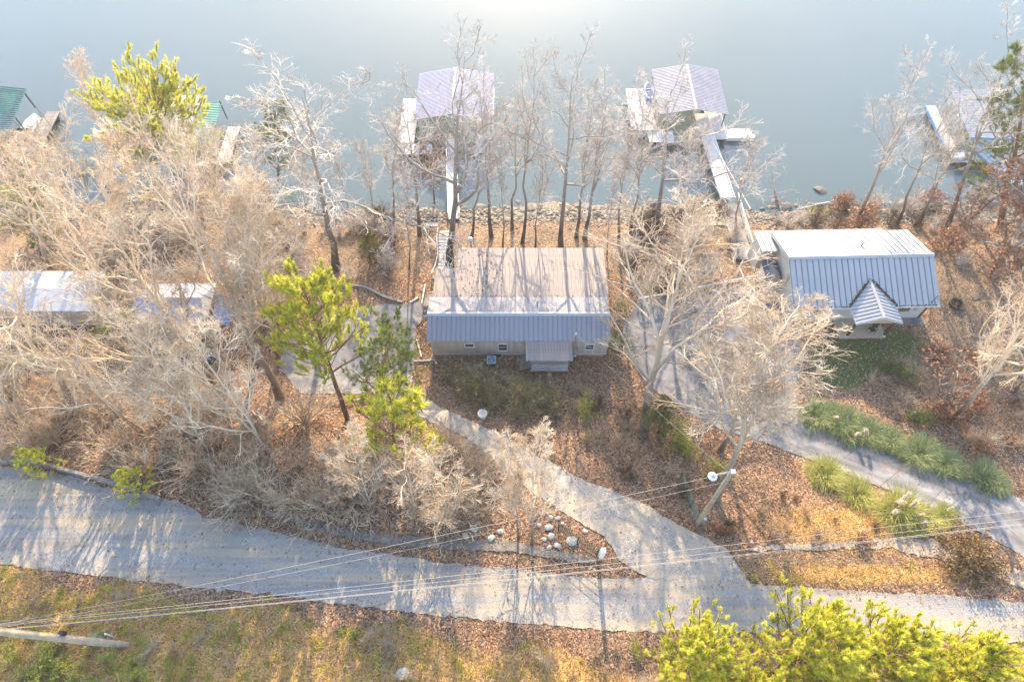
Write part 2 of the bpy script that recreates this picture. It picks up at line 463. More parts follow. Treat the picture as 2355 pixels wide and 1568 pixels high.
class MB:
    """collects primitives in world coordinates; build() links them as ONE mesh object"""
    def __init__(self):
        self.v = []; self.f = []

    def add(self, vs, fs):
        o = len(self.v)
        self.v += [tuple(p) for p in vs]
        self.f += [tuple(i + o for i in f) for f in fs]
        return self

    def hexa(self, p):
        """8 corners: bottom ring ccw, top ring ccw"""
        return self.add(p, [(3, 2, 1, 0), (4, 5, 6, 7), (0, 1, 5, 4), (1, 2, 6, 5), (2, 3, 7, 6), (3, 0, 4, 7)])

    def box(self, c, s, rz=0.0):
        cx, cy, cz = c; x, y, z = s[0] / 2, s[1] / 2, s[2] / 2
        ca, sa = math.cos(rz), math.sin(rz)
        q = [(-x, -y), (x, -y), (x, y), (-x, y)]
        q = [(cx + a * ca - b * sa, cy + a * sa + b * ca) for a, b in q]
        return self.hexa([(a, b, cz - z) for a, b in q] + [(a, b, cz + z) for a, b in q])

    def bx(self, x0, x1, y0, y1, z0, z1):
        return self.box(((x0 + x1) / 2, (y0 + y1) / 2, (z0 + z1) / 2), (x1 - x0, y1 - y0, z1 - z0))

    def beam(self, a, b, w, h=None):
        """a straight bar of section w x h between two points"""
        a = Vector(a); b = Vector(b); h = h or w
        d = (b - a).normalized()
        s = d.cross(Vector((0, 0, 1)))
        if s.length < 1e-4:
            s = Vector((1, 0, 0))
        s.normalize(); u = s.cross(d)
        c = [(-w / 2, -h / 2), (w / 2, -h / 2), (w / 2, h / 2), (-w / 2, h / 2)]
        return self.hexa([a + s * i + u * j for i, j in c] + [b + s * i + u * j for i, j in c])

    def tube(self, pts, r, n=8, cap=True):
        pts = [Vector(p) for p in pts]
        rs = r if hasattr(r, '__len__') else [r] * len(pts)
        o = len(self.v)
        for i, p in enumerate(pts):
            d = (pts[min(i + 1, len(pts) - 1)] - pts[max(i - 1, 0)]).normalized()
            s = d.cross(Vector((0, 0, 1)) if abs(d.z) < .9 else Vector((1, 0, 0))).normalized()
            u = s.cross(d)
            for k in range(n):
                a = 2 * math.pi * k / n
                self.v.append(tuple(p + (s * math.cos(a) + u * math.sin(a)) * rs[i]))
        for i in range(len(pts) - 1):
            for k in range(n):
                a = o + i * n + k; b = o + i * n + (k + 1) % n
                self.f.append((a, b, b + n, a + n))
        if cap:
            self.f.append(tuple(o + k for k in range(n))[::-1])
            self.f.append(tuple(o + (len(pts) - 1) * n + k for k in range(n)))
        return self

    def lathe(self, c, prof, n=16):
        """profile of (radius, z) around a vertical axis at c"""
        o = len(self.v)
        for r, z in prof:
            for k in range(n):
                a = 2 * math.pi * k / n
                self.v.append((c[0] + r * math.cos(a), c[1] + r * math.sin(a), c[2] + z))
        for i in range(len(prof) - 1):
            for k in range(n):
                a = o + i * n + k; b = o + i * n + (k + 1) % n
                self.f.append((a, b, b + n, a + n))
        self.f.append(tuple(o + k for k in range(n))[::-1])
        self.f.append(tuple(o + (len(prof) - 1) * n + k for k in range(n)))
        return self

    def slab(self, a, b, c, d, th):
        """a quad thickened downwards"""
        t = Vector((0, 0, -th))
        q = [Vector(p) for p in (a, b, c, d)]
        return self.hexa([p + t for p in q] + q)

    def mesh(self, name, mat):
        me = bpy.data.meshes.new(name)
        me.from_pydata(self.v, [], self.f)
        me.materials.append(MT[mat])
        me.update()
        return me

    def build(self, name, mat, parent=None, smooth=False):
        org = Vector(parent['_o']) if parent is not None and '_o' in parent else Vector((0, 0, 0))
        self.v = [(x - org.x, y - org.y, z - org.z) for x, y, z in self.v]
        me = self.mesh(name, mat)
        if smooth:
            me.polygons.foreach_set('use_smooth', [True] * len(me.polygons))
        o = link(bpy.data.objects.new(name, me))
        if parent is not None:
            o.parent = parent
            if '_o' in parent:
                o['_o'] = parent['_o']
        return o


def tag(o, label, cat, group=None):
    o['label'] = label; o['category'] = cat
    if group:
        o['group'] = group
    return o


def thing(name, label, cat, loc, group=None, rz=0.0, local=False):
    """an Empty at the base of a thing. local=True: parts are given in the thing's own frame"""
    o = link(bpy.data.objects.new(name, None))
    o.location = loc
    o.rotation_euler = (0, 0, rz)
    o.empty_display_size = .3
    o['_o'] = (0, 0, 0) if local else tuple(loc)
    return tag(o, label, cat, group)


def inst(name, me, parent, loc=(0, 0, 0), rot=None):
    o = link(bpy.data.objects.new(name, me))
    o.parent = parent
    o.location = loc
    if rot:
        o.rotation_euler = rot
    return o


def structure(name, me):
    o = link(bpy.data.objects.new(name, me)); o['kind'] = 'structure'
    return o


# ------------------------------------------------------------------ ground, lake, roads
def ss(a, lo, hi):
    t = np.clip((a - lo) / (hi - lo), 0, 1)
    return t * t * (3 - 2 * t)


def in_poly(x, y, poly):
    x = np.asarray(x); y = np.asarray(y)
    c = np.zeros(x.shape, bool)
    n = len(poly); j = n - 1
    for i in range(n):
        xi, yi = poly[i][0], poly[i][1]; xj, yj = poly[j][0], poly[j][1]
        c ^= ((yi > y) != (yj > y)) & (x < (xj - xi) * (y - yi) / (yj - yi + 1e-12) + xi)
        j = i
    return c


def poly_w(pp):
    return [(p.x, p.y) for p in (G(a, b) for a, b in pp)]


POLY_ROAD = poly_w([(-260, 1085), (-120, 1072), (0, 1070), (60, 1076), (168, 1096), (280, 1131), (415, 1153), (471, 1188), (589, 1214), (784, 1259), (924, 1278), (1060, 1298), (1217, 1312), (1330, 1326), (1415, 1331), (1507, 1324), (1600, 1325), (1727, 1342), (1978, 1359), (2160, 1367), (2354, 1384), (2600, 1412), (2600, 1500), (2354, 1477), (2100, 1466), (1805, 1457), (1484, 1451), (1330, 1444), (1216, 1434), (1007, 1415), (784, 1387), (628, 1365), (419, 1348), (195, 1320), (0, 1297), (-160, 1285), (-260, 1275)])
POLY_DRIVE = poly_w([(1727, 1345), (1668, 1261), (1596, 1222), (1564, 1209), (1490, 1163), (1415, 1131), (1334, 1100), (1240, 1050), (1180, 1012), (1135, 990), (1070, 963), (1000, 930), (950, 895), (890, 870), (850, 900), (905, 935), (990, 968), (1071, 1006), (1150, 1072), (1210, 1120), (1303, 1183), (1389, 1236), (1414, 1264), (1420, 1286), (1470, 1318), (1507, 1330), (1600, 1330)])
POLY_PADL = poly_w([(874, 702), (930, 699), (981, 691), (985, 722), (978, 733), (962, 745), (956, 756), (951, 826), (948, 880), (840, 905), (690, 905), (640, 840), (665, 770), (760, 720)])
POLY_PADR = poly_w([(1470, 690), (1560, 676), (1690, 655), (1745, 640), (1790, 690), (1838, 745), (1840, 800), (1830, 900), (1840, 962), (1800, 1030), (1750, 1015), (1659, 988), (1584, 949), (1494, 890), (1455, 839), (1425, 790), (1440, 730)])
# right driveway : a ribbon with its own length-wise uv
DRIVE_R = [((1842, 955), (1760, 1018)), ((1890, 984), (1810, 1038)), ((1960, 1002), (1890, 1066)), ((2062, 1036), (1965, 1098)), ((2130, 1062), (2060, 1132)), ((2205, 1090), (2140, 1168)), ((2280, 1118), (2235, 1215)), ((2354, 1150), (2320, 1260)), ((2440, 1190), (2400, 1310)), ((2560, 1240), (2480, 1380))]
POLY_DRIVER = poly_w([a for a, b in DRIVE_R] + [b for a, b in DRIVE_R[::-1]])
POLY_DITCH = poly_w([(608, 1170), (700, 1190), (800, 1216), (900, 1230), (1000, 1236), (1100, 1241), (1180, 1244), (1262, 1262), (1370, 1284), (1366, 1298), (1258, 1281), (1180, 1268), (1100, 1266), (1000, 1260), (900, 1254), (800, 1238), (700, 1208), (612, 1184)])
POLY_STONES = poly_w([(1720, 1268), (1900, 1262), (2050, 1262), (2180, 1290), (2300, 1330), (2420, 1380), (2420, 1350), (2354, 1315), (2270, 1275), (2150, 1240), (2040, 1238), (1880, 1250), (1720, 1258)])
ALL_PAVED = [POLY_ROAD, POLY_DRIVE, POLY_PADL, POLY_PADR, POLY_DRIVER]


def paved(x, y):
    m = np.zeros(np.shape(x), bool)
    for p in ALL_PAVED:
        m |= in_poly(x, y, p)
    return m


TRAILER = (-7.1, 8.5, 30.7, 41.4)
RH = (23.2, 38.2, 34.4, 43.8)


def in_building(x, y, g=0.0):
    m = (x > TRAILER[0] - g) & (x < TRAILER[1] + g) & (y > TRAILER[2] - g) & (y < TRAILER[3] + g)
    m |= (x > RH[0] - g) & (x < RH[1] + g) & (y > RH[2] - g) & (y < RH[3] + g)
    return m


def blob(x, y, px, py, rx, ry):
    c = G(px, py); e = G(px + rx, py); f = G(px, py - ry)
    a = max(abs(e.x - c.x), .3); b = max(abs(f.y - c.y), .3)
    return np.clip(1.35 - np.sqrt(((x - c.x) / a) ** 2 + ((y - c.y) / b) ** 2), 0, 1)


def zone_lawn(x, y):
    m = blob(x, y, 1960, 810, 120, 70)
    m = np.maximum(m, blob(x, y, 1930, 860, 75, 45))
    m = np.maximum(m, blob(x, y, 2070, 790, 60, 40))
    return np.maximum(m, .55 * blob(x, y, 1040, 860, 60, 22))


def zone_olive_shade(x, y):
    m = blob(x, y, 2220, 700, 110, 160)
    m = np.maximum(m, .8 * blob(x, y, 1380, 552, 460, 34))
    m = np.maximum(m, blob(x, y, 2150, 850, 150, 60))
    m = np.maximum(m, .75 * blob(x, y, 1150, 900, 180, 55))
    m = np.maximum(m, .62 * ss(y, 37.5, 41.5))  # dull brown painted over the shore strip in place of tree shade
    return np.maximum(m, .8 * blob(x, y, 1850, 1300, 330, 40))


def zone_dry(x, y):
    k = np.clip((30 - y) / 12, 0, 1)
    yy = y + 0.14 * np.clip(x, -60, 60) * k
    m = .85 * ss(7.2 - yy + .6 * np.sin(x * .7), 0, 1.6)
    m = np.maximum(m, .8 * blob(x, y, 1950, 1210, 220, 60))
    return np.maximum(m, .8 * blob(x, y, 1980, 1320, 330, 30))


def zone_stony(x, y):
    m = ss(y, 48.6, 50.4) * .95
    return m


def axis(spec):
    out = []
    for a, b, s in spec:
        out.append(np.arange(a, b, s))
    out.append([spec[-1][1]])
    return np.concatenate(out)


gx = axis([(-900, -120, 60), (-120, -62, 3), (-62, 62, .34), (62, 120, 3), (120, 900, 60)])
gy = axis([(-800, -40, 40), (-40, 0, 2.5), (0, 60, .32), (60, 90, 3)])
X, Y = np.meshgrid(gx, gy)
Z = terrain(X, Y)
# leaf-litter lumps away from paving
lump = .05 * np.sin(X * 5.1 + 2 * np.sin(Y * 3.3)) * np.sin(Y * 4.7 + 1.1 * np.sin(X * 2.9))
Z = Z + np.where(paved(X, Y), -.03, lump * (~in_building(X, Y, .4)))
nx, ny = len(gx), len(gy)
idx = np.arange(nx * ny).reshape(ny, nx)
F = np.stack([idx[:-1, :-1], idx[:-1, 1:], idx[1:, 1:], idx[1:, :-1]], -1).reshape(-1, 4)
xf, yf = X.ravel(), Y.ravel()
structure('ground', mesh_np('ground', np.stack([xf, yf, Z.ravel()], 1), F, 'ground', True,
          {'lawn': zone_lawn(xf, yf), 'olive': zone_olive_shade(xf, yf), 'dry': zone_dry(xf, yf), 'stony': zone_stony(xf, yf)}))

lake = MB().add([(-890, 46, WATER_Z), (890, 46, WATER_Z), (890, 1400, WATER_Z), (-890, 1400, WATER_Z)], [(0, 1, 2, 3)]).mesh('lake', 'water')
structure('lake', lake)

# thin bright lake air round the whole place
HAZE = 0.0004
hz = MB().bx(-930, 930, -830, 1430, -10.5, 64.0)
hm_ = bpy.data.materials.new('lake_air')
hm_.use_nodes = True
hm_.node_tree.nodes.clear()
ho = hm_.node_tree.nodes.new('ShaderNodeOutputMaterial')
hv = hm_.node_tree.nodes.new('ShaderNodeVolumePrincipled')
hv.inputs['Color'].default_value = (.98, .97, .96, 1)
hv.inputs['Density'].default_value = HAZE
hv.inputs['Anisotropy'].default_value = .35
hm_.node_tree.links.new(hv.outputs[0], ho.inputs['Volume'])
MT['haze'] = hm_
hzo = hz.build('haze', 'haze')
hzo['kind'] = 'stuff'


def drape(name, poly, mat, dz, edge=.35, jit=.10, step=.8):
    r = np.random.default_rng(len(name))
    b = []
    n = len(poly)
    for i in range(n):
        a = np.array(poly[i]); c = np.array(poly[(i + 1) % n])
        L = np.linalg.norm(c - a); m = max(1, int(L / edge))
        for q in range(m):
            b.append(a + (c - a) * q / m + (r.normal(0, jit, 2) if jit else 0))
    b = np.array(b)
    lo, hi = b.min(0), b.max(0)
    ax, ay = np.meshgrid(np.arange(lo[0], hi[0], step), np.arange(lo[1], hi[1], step))
    ax = ax.ravel() + r.uniform(-.1, .1, ax.size); ay = ay.ravel() + r.uniform(-.1, .1, ay.size)
    ins = in_poly(ax, ay, [tuple(p) for p in b])
    # keep interior points off the border
    pts = np.stack([ax[ins], ay[ins]], 1)
    if len(pts):
        d = np.min(np.linalg.norm(pts[:, None] - b[None], axis=2), axis=1)
        pts = pts[d > edge * .6]
    allp = [Vector((p[0], p[1])) for p in b] + [Vector((p[0], p[1])) for p in pts]
    ed = [(i, (i + 1) % len(b)) for i in range(len(b))]
    vs_, _, fs_, *_ = delaunay_2d_cdt(allp, ed, [], 1, 1e-4)
    vx = np.array([(v.x, v.y) for v in vs_])
    vz = terrain(vx[:, 0], vx[:, 1]) + dz
    fs_ = np.array([f for f in fs_ if len(f) == 3])
    o = structure(name, mesh_np(name, np.column_stack([vx, vz]), fs_, mat, True))
    return o


drape('gravel_road', POLY_ROAD, 'gravel', .030, jit=.06)
drape('gravel_driveway', POLY_DRIVE, 'drive_gravel', .042, jit=.05)
drape('concrete_parking_pad', POLY_PADL, 'concrete', .036, jit=.02)
drape('concrete_parking_pad', POLY_PADR, 'concrete', .036, jit=.03)
drape('stone_gutter', POLY_DITCH, 'rock', .075, jit=.05, edge=.4)
drape('gravel_verge', POLY_STONES, 'gravel', .06, jit=.08)


def ribbon(name, pairs, mat, dz, nu=14, ns=12):
    P0 = np.array([[G(*a).x, G(*a).y] for a, b in pairs]); P1 = np.array([[G(*b).x, G(*b).y] for a, b in pairs])
    t = np.linspace(0, len(pairs) - 1, (len(pairs) - 1) * ns + 1)
    A = np.stack([np.interp(t, range(len(pairs)), P0[:, i]) for i in (0, 1)], 1)
    B = np.stack([np.interp(t, range(len(pairs)), P1[:, i]) for i in (0, 1)], 1)
    u = np.linspace(0, 1, nu)
    pt = A[:, None] + (B - A)[:, None] * u[None, :, None]
    xy = pt.reshape(-1, 2)
    z = terrain(xy[:, 0], xy[:, 1]) + dz
    m = len(t)
    ii = np.arange(m * nu).reshape(m, nu)
    f = np.stack([ii[:-1, :-1], ii[1:, :-1], ii[1:, 1:], ii[:-1, 1:]], -1).reshape(-1, 4)
    me = mesh_np(name, np.column_stack([xy, z]), f, mat, True)
    uv = me.uv_layers.new(name='UVMap')
    ln = np.concatenate([[0], np.cumsum(np.linalg.norm(np.diff((A + B) / 2, axis=0), axis=1))])
    uvv = np.stack([np.tile(u, m), np.repeat(ln, nu)], 1)
    li = np.empty(len(me.loops), np.int32); me.loops.foreach_get('vertex_index', li)
    uv.data.foreach_set('uv', uvv[li].astype(np.float32).ravel())
    return structure(name, me)


ribbon('concrete_driveway', DRIVE_R, 'drive_concrete', .048)
# saw-cut joints of the two concrete surfaces
jm = MB()
for a, b in (((1545, 700), (1660, 985)), ((1665, 745), (1735, 800)), ((1435, 800), (1720, 782))):
    p = [G(a[0] + (b[0] - a[0]) * t / 10, a[1] + (b[1] - a[1]) * t / 10, .038) for t in range(11)]
    for q in range(10):
        jm.beam(p[q], p[q + 1], .022, .010)
for q in (2.3, 3.6, 4.9, 6.1):
    i = int(q); f_ = q - i
    a = [DRIVE_R[i][0][k] * (1 - f_) + DRIVE_R[i + 1][0][k] * f_ for k in (0, 1)]
    b = [DRIVE_R[i][1][k] * (1 - f_) + DRIVE_R[i + 1][1][k] * f_ for k in (0, 1)]
    p = [G(a[0] + (b[0] - a[0]) * t / 8, a[1] + (b[1] - a[1]) * t / 8, .05) for t in range(9)]
    for s in range(8):
        jm.beam(p[s], p[s + 1], .022, .010)
j = jm.build('concrete_joints', 'dark_metal'); j['kind'] = 'structure'


# ------------------------------------------------------------------ mobile home in the middle
def tri_roof_panels(par, name, x0, x1, n, ya, za, yb, zb, mat, ribmat=None, rib=.035, ribw=.05, ripple=0):
    """n ribbed metal panels side by side; ya/za eave edge, yb/zb ridge edge, each panel its own object"""
    w = (x1 - x0) / n
    mb = MB()
    mb.slab((0.004, ya, za), (w - .004, ya, za), (w - .004, yb, zb), (0.004, yb, zb), .03)
    d = Vector((0, yb - ya, zb - za)); nrm = Vector((0, -(zb - za), yb - ya)).normalized()
    if nrm.z < 0:
        nrm = -nrm
    a = Vector((ribw / 2 + .004, ya, za)); b = Vector((ribw / 2 + .004, yb, zb))
    h = nrm * rib
    s = Vector((ribw / 2, 0, 0)); t = Vector((ribw * .3, 0, 0))
    sm = MB() if ribmat else mb
    sm.add([a - s, a + s, a + t + h, a - t + h, b - s, b + s, b + t + h, b - t + h], [(0, 1, 2, 3), (7, 6, 5, 4), (1, 5, 6, 2), (2, 6, 7, 3), (3, 7, 4, 0)])
    if ripple:
        for q in range(1, ripple + 1):
            xx = w * q / (ripple + 1)
            a2 = Vector((xx, ya, za)); b2 = Vector((xx, yb, zb)); h2 = nrm * rib * .6
            s2 = Vector((ribw * .4, 0, 0)); t2 = Vector((ribw * .2, 0, 0))
            mb.add([a2 - s2, a2 + s2, a2 + t2 + h2, a2 - t2 + h2, b2 - s2, b2 + s2, b2 + t2 + h2, b2 - t2 + h2], [(0, 1, 2, 3), (7, 6, 5, 4), (1, 5, 6, 2), (2, 6, 7, 3), (3, 7, 4, 0)])
    me = mb.mesh(name, mat)
    ms = sm.mesh('seam', ribmat) if ribmat else None
    for i in range(n):
        o = inst(name, me, par, (x0 + i * w, 0, random.uniform(-.004, .004)))
        if ms:
            inst('seam', ms, o)
    return me


def window(par, x0, x1, z0, z1, y, out=-1, frame='trim_white', bars=(0, 0)):
    """a framed window in a wall facing -y (out=-1)"""
    w = .07
    fr = MB()
    fr.bx(x0, x1, y + out * .05, y - out * .02, z1 - w, z1).bx(x0 - .03, x1 + .03, y + out * .08, y - out * .02, z0 - .02, z0 + w)
    fr.bx(x0, x0 + w, y + out * .049, y - out * .02, z0 + w, z1 - w).bx(x1 - w, x1, y + out * .049, y - out * .02, z0 + w, z1 - w)
    nx_, nz_ = bars
    for i in range(nx_):
        xx = x0 + (x1 - x0) * (i + 1) / (nx_ + 1)
        fr.bx(xx - .015, xx + .015, y + out * .04, y - out * .01, z0 + w, z1 - w)
    for i in range(nz_):
        zz = z0 + (z1 - z0) * (i + 1) / (nz_ + 1)
        fr.bx(x0 + w, x1 - w, y + out * .038, y - out * .01, zz - .018, zz + .018)
    f = fr.build('window', frame, par)
    MB().bx(x0 + w, x1 - w, y + out * .015, y - out * .03, z0 + w, z1 - w).build('pane', 'glass', f)
    return f


def mobile_home():
    x0, x1, yF, yB = -7.0, 8.32, 30.8, 35.05
    t = thing('mobile_home', 'long single-storey mobile home with lavender-grey ribbed metal roof and rusty lean-to roof behind', 'house', (.6, 33, 0), local=True)
    t.location = (0, 0, 0)
    # corrugated cream siding, one mesh of ridged sheets
    sd = MB()
    n = 78

    def ridged(xa, xb, y, out, z0, z1, n):
        w = (xb - xa) / n
        for i in range(n):
            sd.bx(xa + i * w, xa + i * w + w * .72, min(y, y + out * .03), max(y, y + out * .03), z0, z1)
    sd.bx(x0 + .04, x1 - .04, yF + .04, yB - .04, .55, 2.86)
    ridged(x0 + .05, x1 - .05, yF + .039, -1, .55, 2.86, n)
    ridged(x0 + .05, x1 - .05, yB - .039, 1, .55, 2.86, n)
    sd.build('siding', 'siding', t)
    MB().bx(x0 + .015, x1 - .015, yF + .012, yB - .012, .47, .545).bx(x0 + .015, x1 - .015, yF + .012, yB - .012, 2.865, 2.95).build('trim_band', 'trim_white', t)
    sk = MB()
    for i in range(26):
        w = (x1 - x0 - .2) / 26
        sk.bx(x0 + .1 + i * w, x0 + .1 + (i + 1) * w - .02, yF + .08, yF + .12, -.3, .47)
    sk.bx(x0 + .1, x1 - .1, yF + .121, yB - .12, -.3, .465)
    sk.build('skirting', 'skirting', t)
    MB().bx(-1.6, -.95, yF + .055, yF + .079, .02, .4).build('crawl_vent', 'black', t)
    # gable ends
    ge = MB()
    ym, zr = 32.93, 3.68
    for xa, xb in ((x0 + .04, x0 + .1), (x1 - .1, x1 - .04)):
        ge.add([(xa, yF + .05, 2.951), (xa, yB - .05, 2.951), (xa, ym, zr - .06), (xb, yF + .05, 2.951), (xb, yB - .05, 2.951), (xb, ym, zr - .06)], [(0, 2, 1), (3, 4, 5), (0, 1, 4, 3), (1, 2, 5, 4), (2, 0, 3, 5)])
    ge.build('gable_end', 'siding', t)
    tri_roof_panels(t, 'roof_panel', x0 - .26, x1 + .06, 38, yF - .18, 2.96, ym, zr, 'roof_grey', 'seam', ribw=.07)
    tri_roof_panels(t, 'roof_panel', x0 - .26, x1 + .06, 38, yB + .16, 2.97, ym, zr, 'roof_grey', 'seam', ribw=.07)
    rc = MB()
    rc.add([(x0 - .28, ym - .22, zr - .035), (x1 + .08, ym - .22, zr - .035), (x1 + .08, ym, zr + .06), (x0 - .28, ym, zr + .06), (x1 + .08, ym + .22, zr - .03), (x0 - .28, ym + .22, zr - .03)], [(0, 1, 2, 3), (3, 2, 4, 5)])
    rc.build('ridge_cap', 'roof_silver', t)
    window(t, -4.1, -3.25, 1.75, 2.3, yF, bars=(0, 0))
    window(t, -1.22, -.38, 1.15, 2.25, yF, bars=(0, 1))
    window(t, 6.3, 7.1, 1.3, 2.2, yF, bars=(0, 1))
    MB().lathe((2.2, 34.4, 3.1), [(.06, 0), (.06, .45), (.09, .46), (.09, .52)], 10).build('vent_pipe', 'galv', t)
    # lean-to roof over the rear deck, with a step at its left end
    tri_roof_panels(t, 'rusty_roof_panel', x0 + 2.0, x1 + .22, 34, 41.25, 2.42, 35.12, 2.86, 'roof_rusty', ripple=2, rib=.016, ribw=.035)
    tri_roof_panels(t, 'rusty_roof_panel', x0 - .02, x0 + 1.98, 6, 38.7, 2.60, 35.12, 2.86, 'roof_rusty', ripple=2, rib=.016, ribw=.035)
    po = MB()
    for xx in (-4.85, -1.5, 1.9, 5.2, 8.3):
        po.bx(xx - .06, xx + .06, 41.0, 41.12, -1.2, 2.36)
    for xx in (-6.85, -5.2):
        po.bx(xx - .06, xx + .06, 38.45, 38.57, -.9, 2.54)
    po.bx(-5, 8.45, 41.0, 41.1, 2.2, 2.34)
    po.build('lean_to_post', 'wood_grey', t)
    MB().bx(-4.9, 8.3, 35.2, 41.0, .1, .22).build('rear_deck', 'wood_grey', t)
    # rear stair beside the lean-to
    for i in range(9):
        MB().bx(-8.15 + .0, -7.08, 36.0 + i * .26, 36.24 + i * .26, .42 - i * .11, .48 - i * .11).build('stair_tread', 'wood_grey', t)
    rl = MB()
    rl.beam((-8.2, 35.7, 1.25), (-8.2, 38.6, .2), .09, .14)
    for i in range(4):
        yy = 35.8 + i * .9
        rl.bx(-8.25, -8.15, yy - .05, yy + .05, -.4, 1.2 - i * .3)
    rl.build('stair_rail', 'wood_pale', t)
    # front porch
    tri_roof_panels(t, 'porch_roof_panel', 1.16, 5.1, 16, 28.98, 2.47, 30.62, 2.93, 'roof_rusty', ripple=1, rib=.03, ribw=.05)
    for i in range(9):
        MB().bx(1.55, 4.9, 28.98 + i * .2, 29.16 + i * .2, .78, .82).build('porch_plank', 'wood_pale', t)
    fr = MB().bx(1.5, 4.95, 28.95, 29.0, .62, .775).bx(1.5, 1.55, 29.0, 30.75, .62, .775).bx(4.9, 4.95, 29.0, 30.75, .62, .775)
    fr.build('porch_frame', 'wood_grey', t)
    MB().bx(1.75, 4.7, 29.1, 29.2, -.3, .55).build('porch_crawl_board', 'black', t)
    for xx, yy in ((1.6, 29.05), (4.85, 29.05)):
        MB().bx(xx - .05, xx + .05, yy - .05, yy + .05, .82, 2.44).build('porch_post', 'wood_brown', t)
    for k, zz in enumerate((1.1, 1.35, 1.6)):
        MB().bx(1.66, 4.79, 29.02, 29.06, zz - .06, zz + .06).build('porch_rail', 'wood_pale', t)
    MB().bx(2.4, 3.3, 30.74, 30.81, .85, 2.75).build('front_door', 'trim_white', t)
    for i in range(4):
        MB().bx(.42 + i * .29, .70 + i * .29, 29.3, 30.7, .02 + i * .19, .09 + i * .19).build('porch_step', 'wood_grey', t)
    st = MB().beam((.42, 29.28, .05), (1.5, 29.28, .75), .05, .2).beam((.42, 30.72, .05), (1.5, 30.72, .75), .05, .2)
    st.build('step_stringer', 'wood_grey', t)
    # service mast with meter
    ms = MB().bx(5.22, 5.40, 30.35, 30.52, -.2, 4.25)
    m = ms.build('service_mast', 'wood_grey', t)
    MB().lathe((5.44, 30.28, 1.0), [(.11, 0), (.13, .03), (.13, .3), (.08, .36)], 10).build('meter', 'galv', m)
    MB().bx(5.40, 5.62, 30.36, 30.5, 1.5, 2.0).build('meter_box', 'galv', m)
    MB().lathe((5.31, 30.44, 4.25), [(.03, 0), (.03, .15), (.07, .16), (.05, .25)], 8).build('weather_head', 'galv', m)
    return t


home = mobile_home()
lv = MB()
rl_ = random.Random(4)
for i in range(230):
    if i < 150:
        x_, y_ = rl_.gauss(-3.2, 1.5), rl_.uniform(35.3, 41.0)
    else:
        x_, y_ = rl_.uniform(-6.8, 8.3), 35.2 + abs(rl_.gauss(0, .12))
    if not (-4.9 < x_ < 8.4 or (-6.9 < x_ < 8.4 and y_ < 38.5)):
        continue
    z_ = 2.86 - (y_ - 35.12) * .0718 + rl_.uniform(.03, .06)
    a0, q_ = rl_.random() * 6.28, rl_.uniform(.05, .12)
    lv.add([(x_ + q_ * math.cos(a0 + k * 1.57) * rl_.uniform(.5, 1), y_ + q_ * math.sin(a0 + k * 1.57) * rl_.uniform(.5, 1), z_) for k in range(4)], [(0, 1, 2, 3)])
lv.build('roof_leaves', 'leaf_brown', home)['kind'] = 'stuff'
# leaves caught along the roof edges come with the litter further down


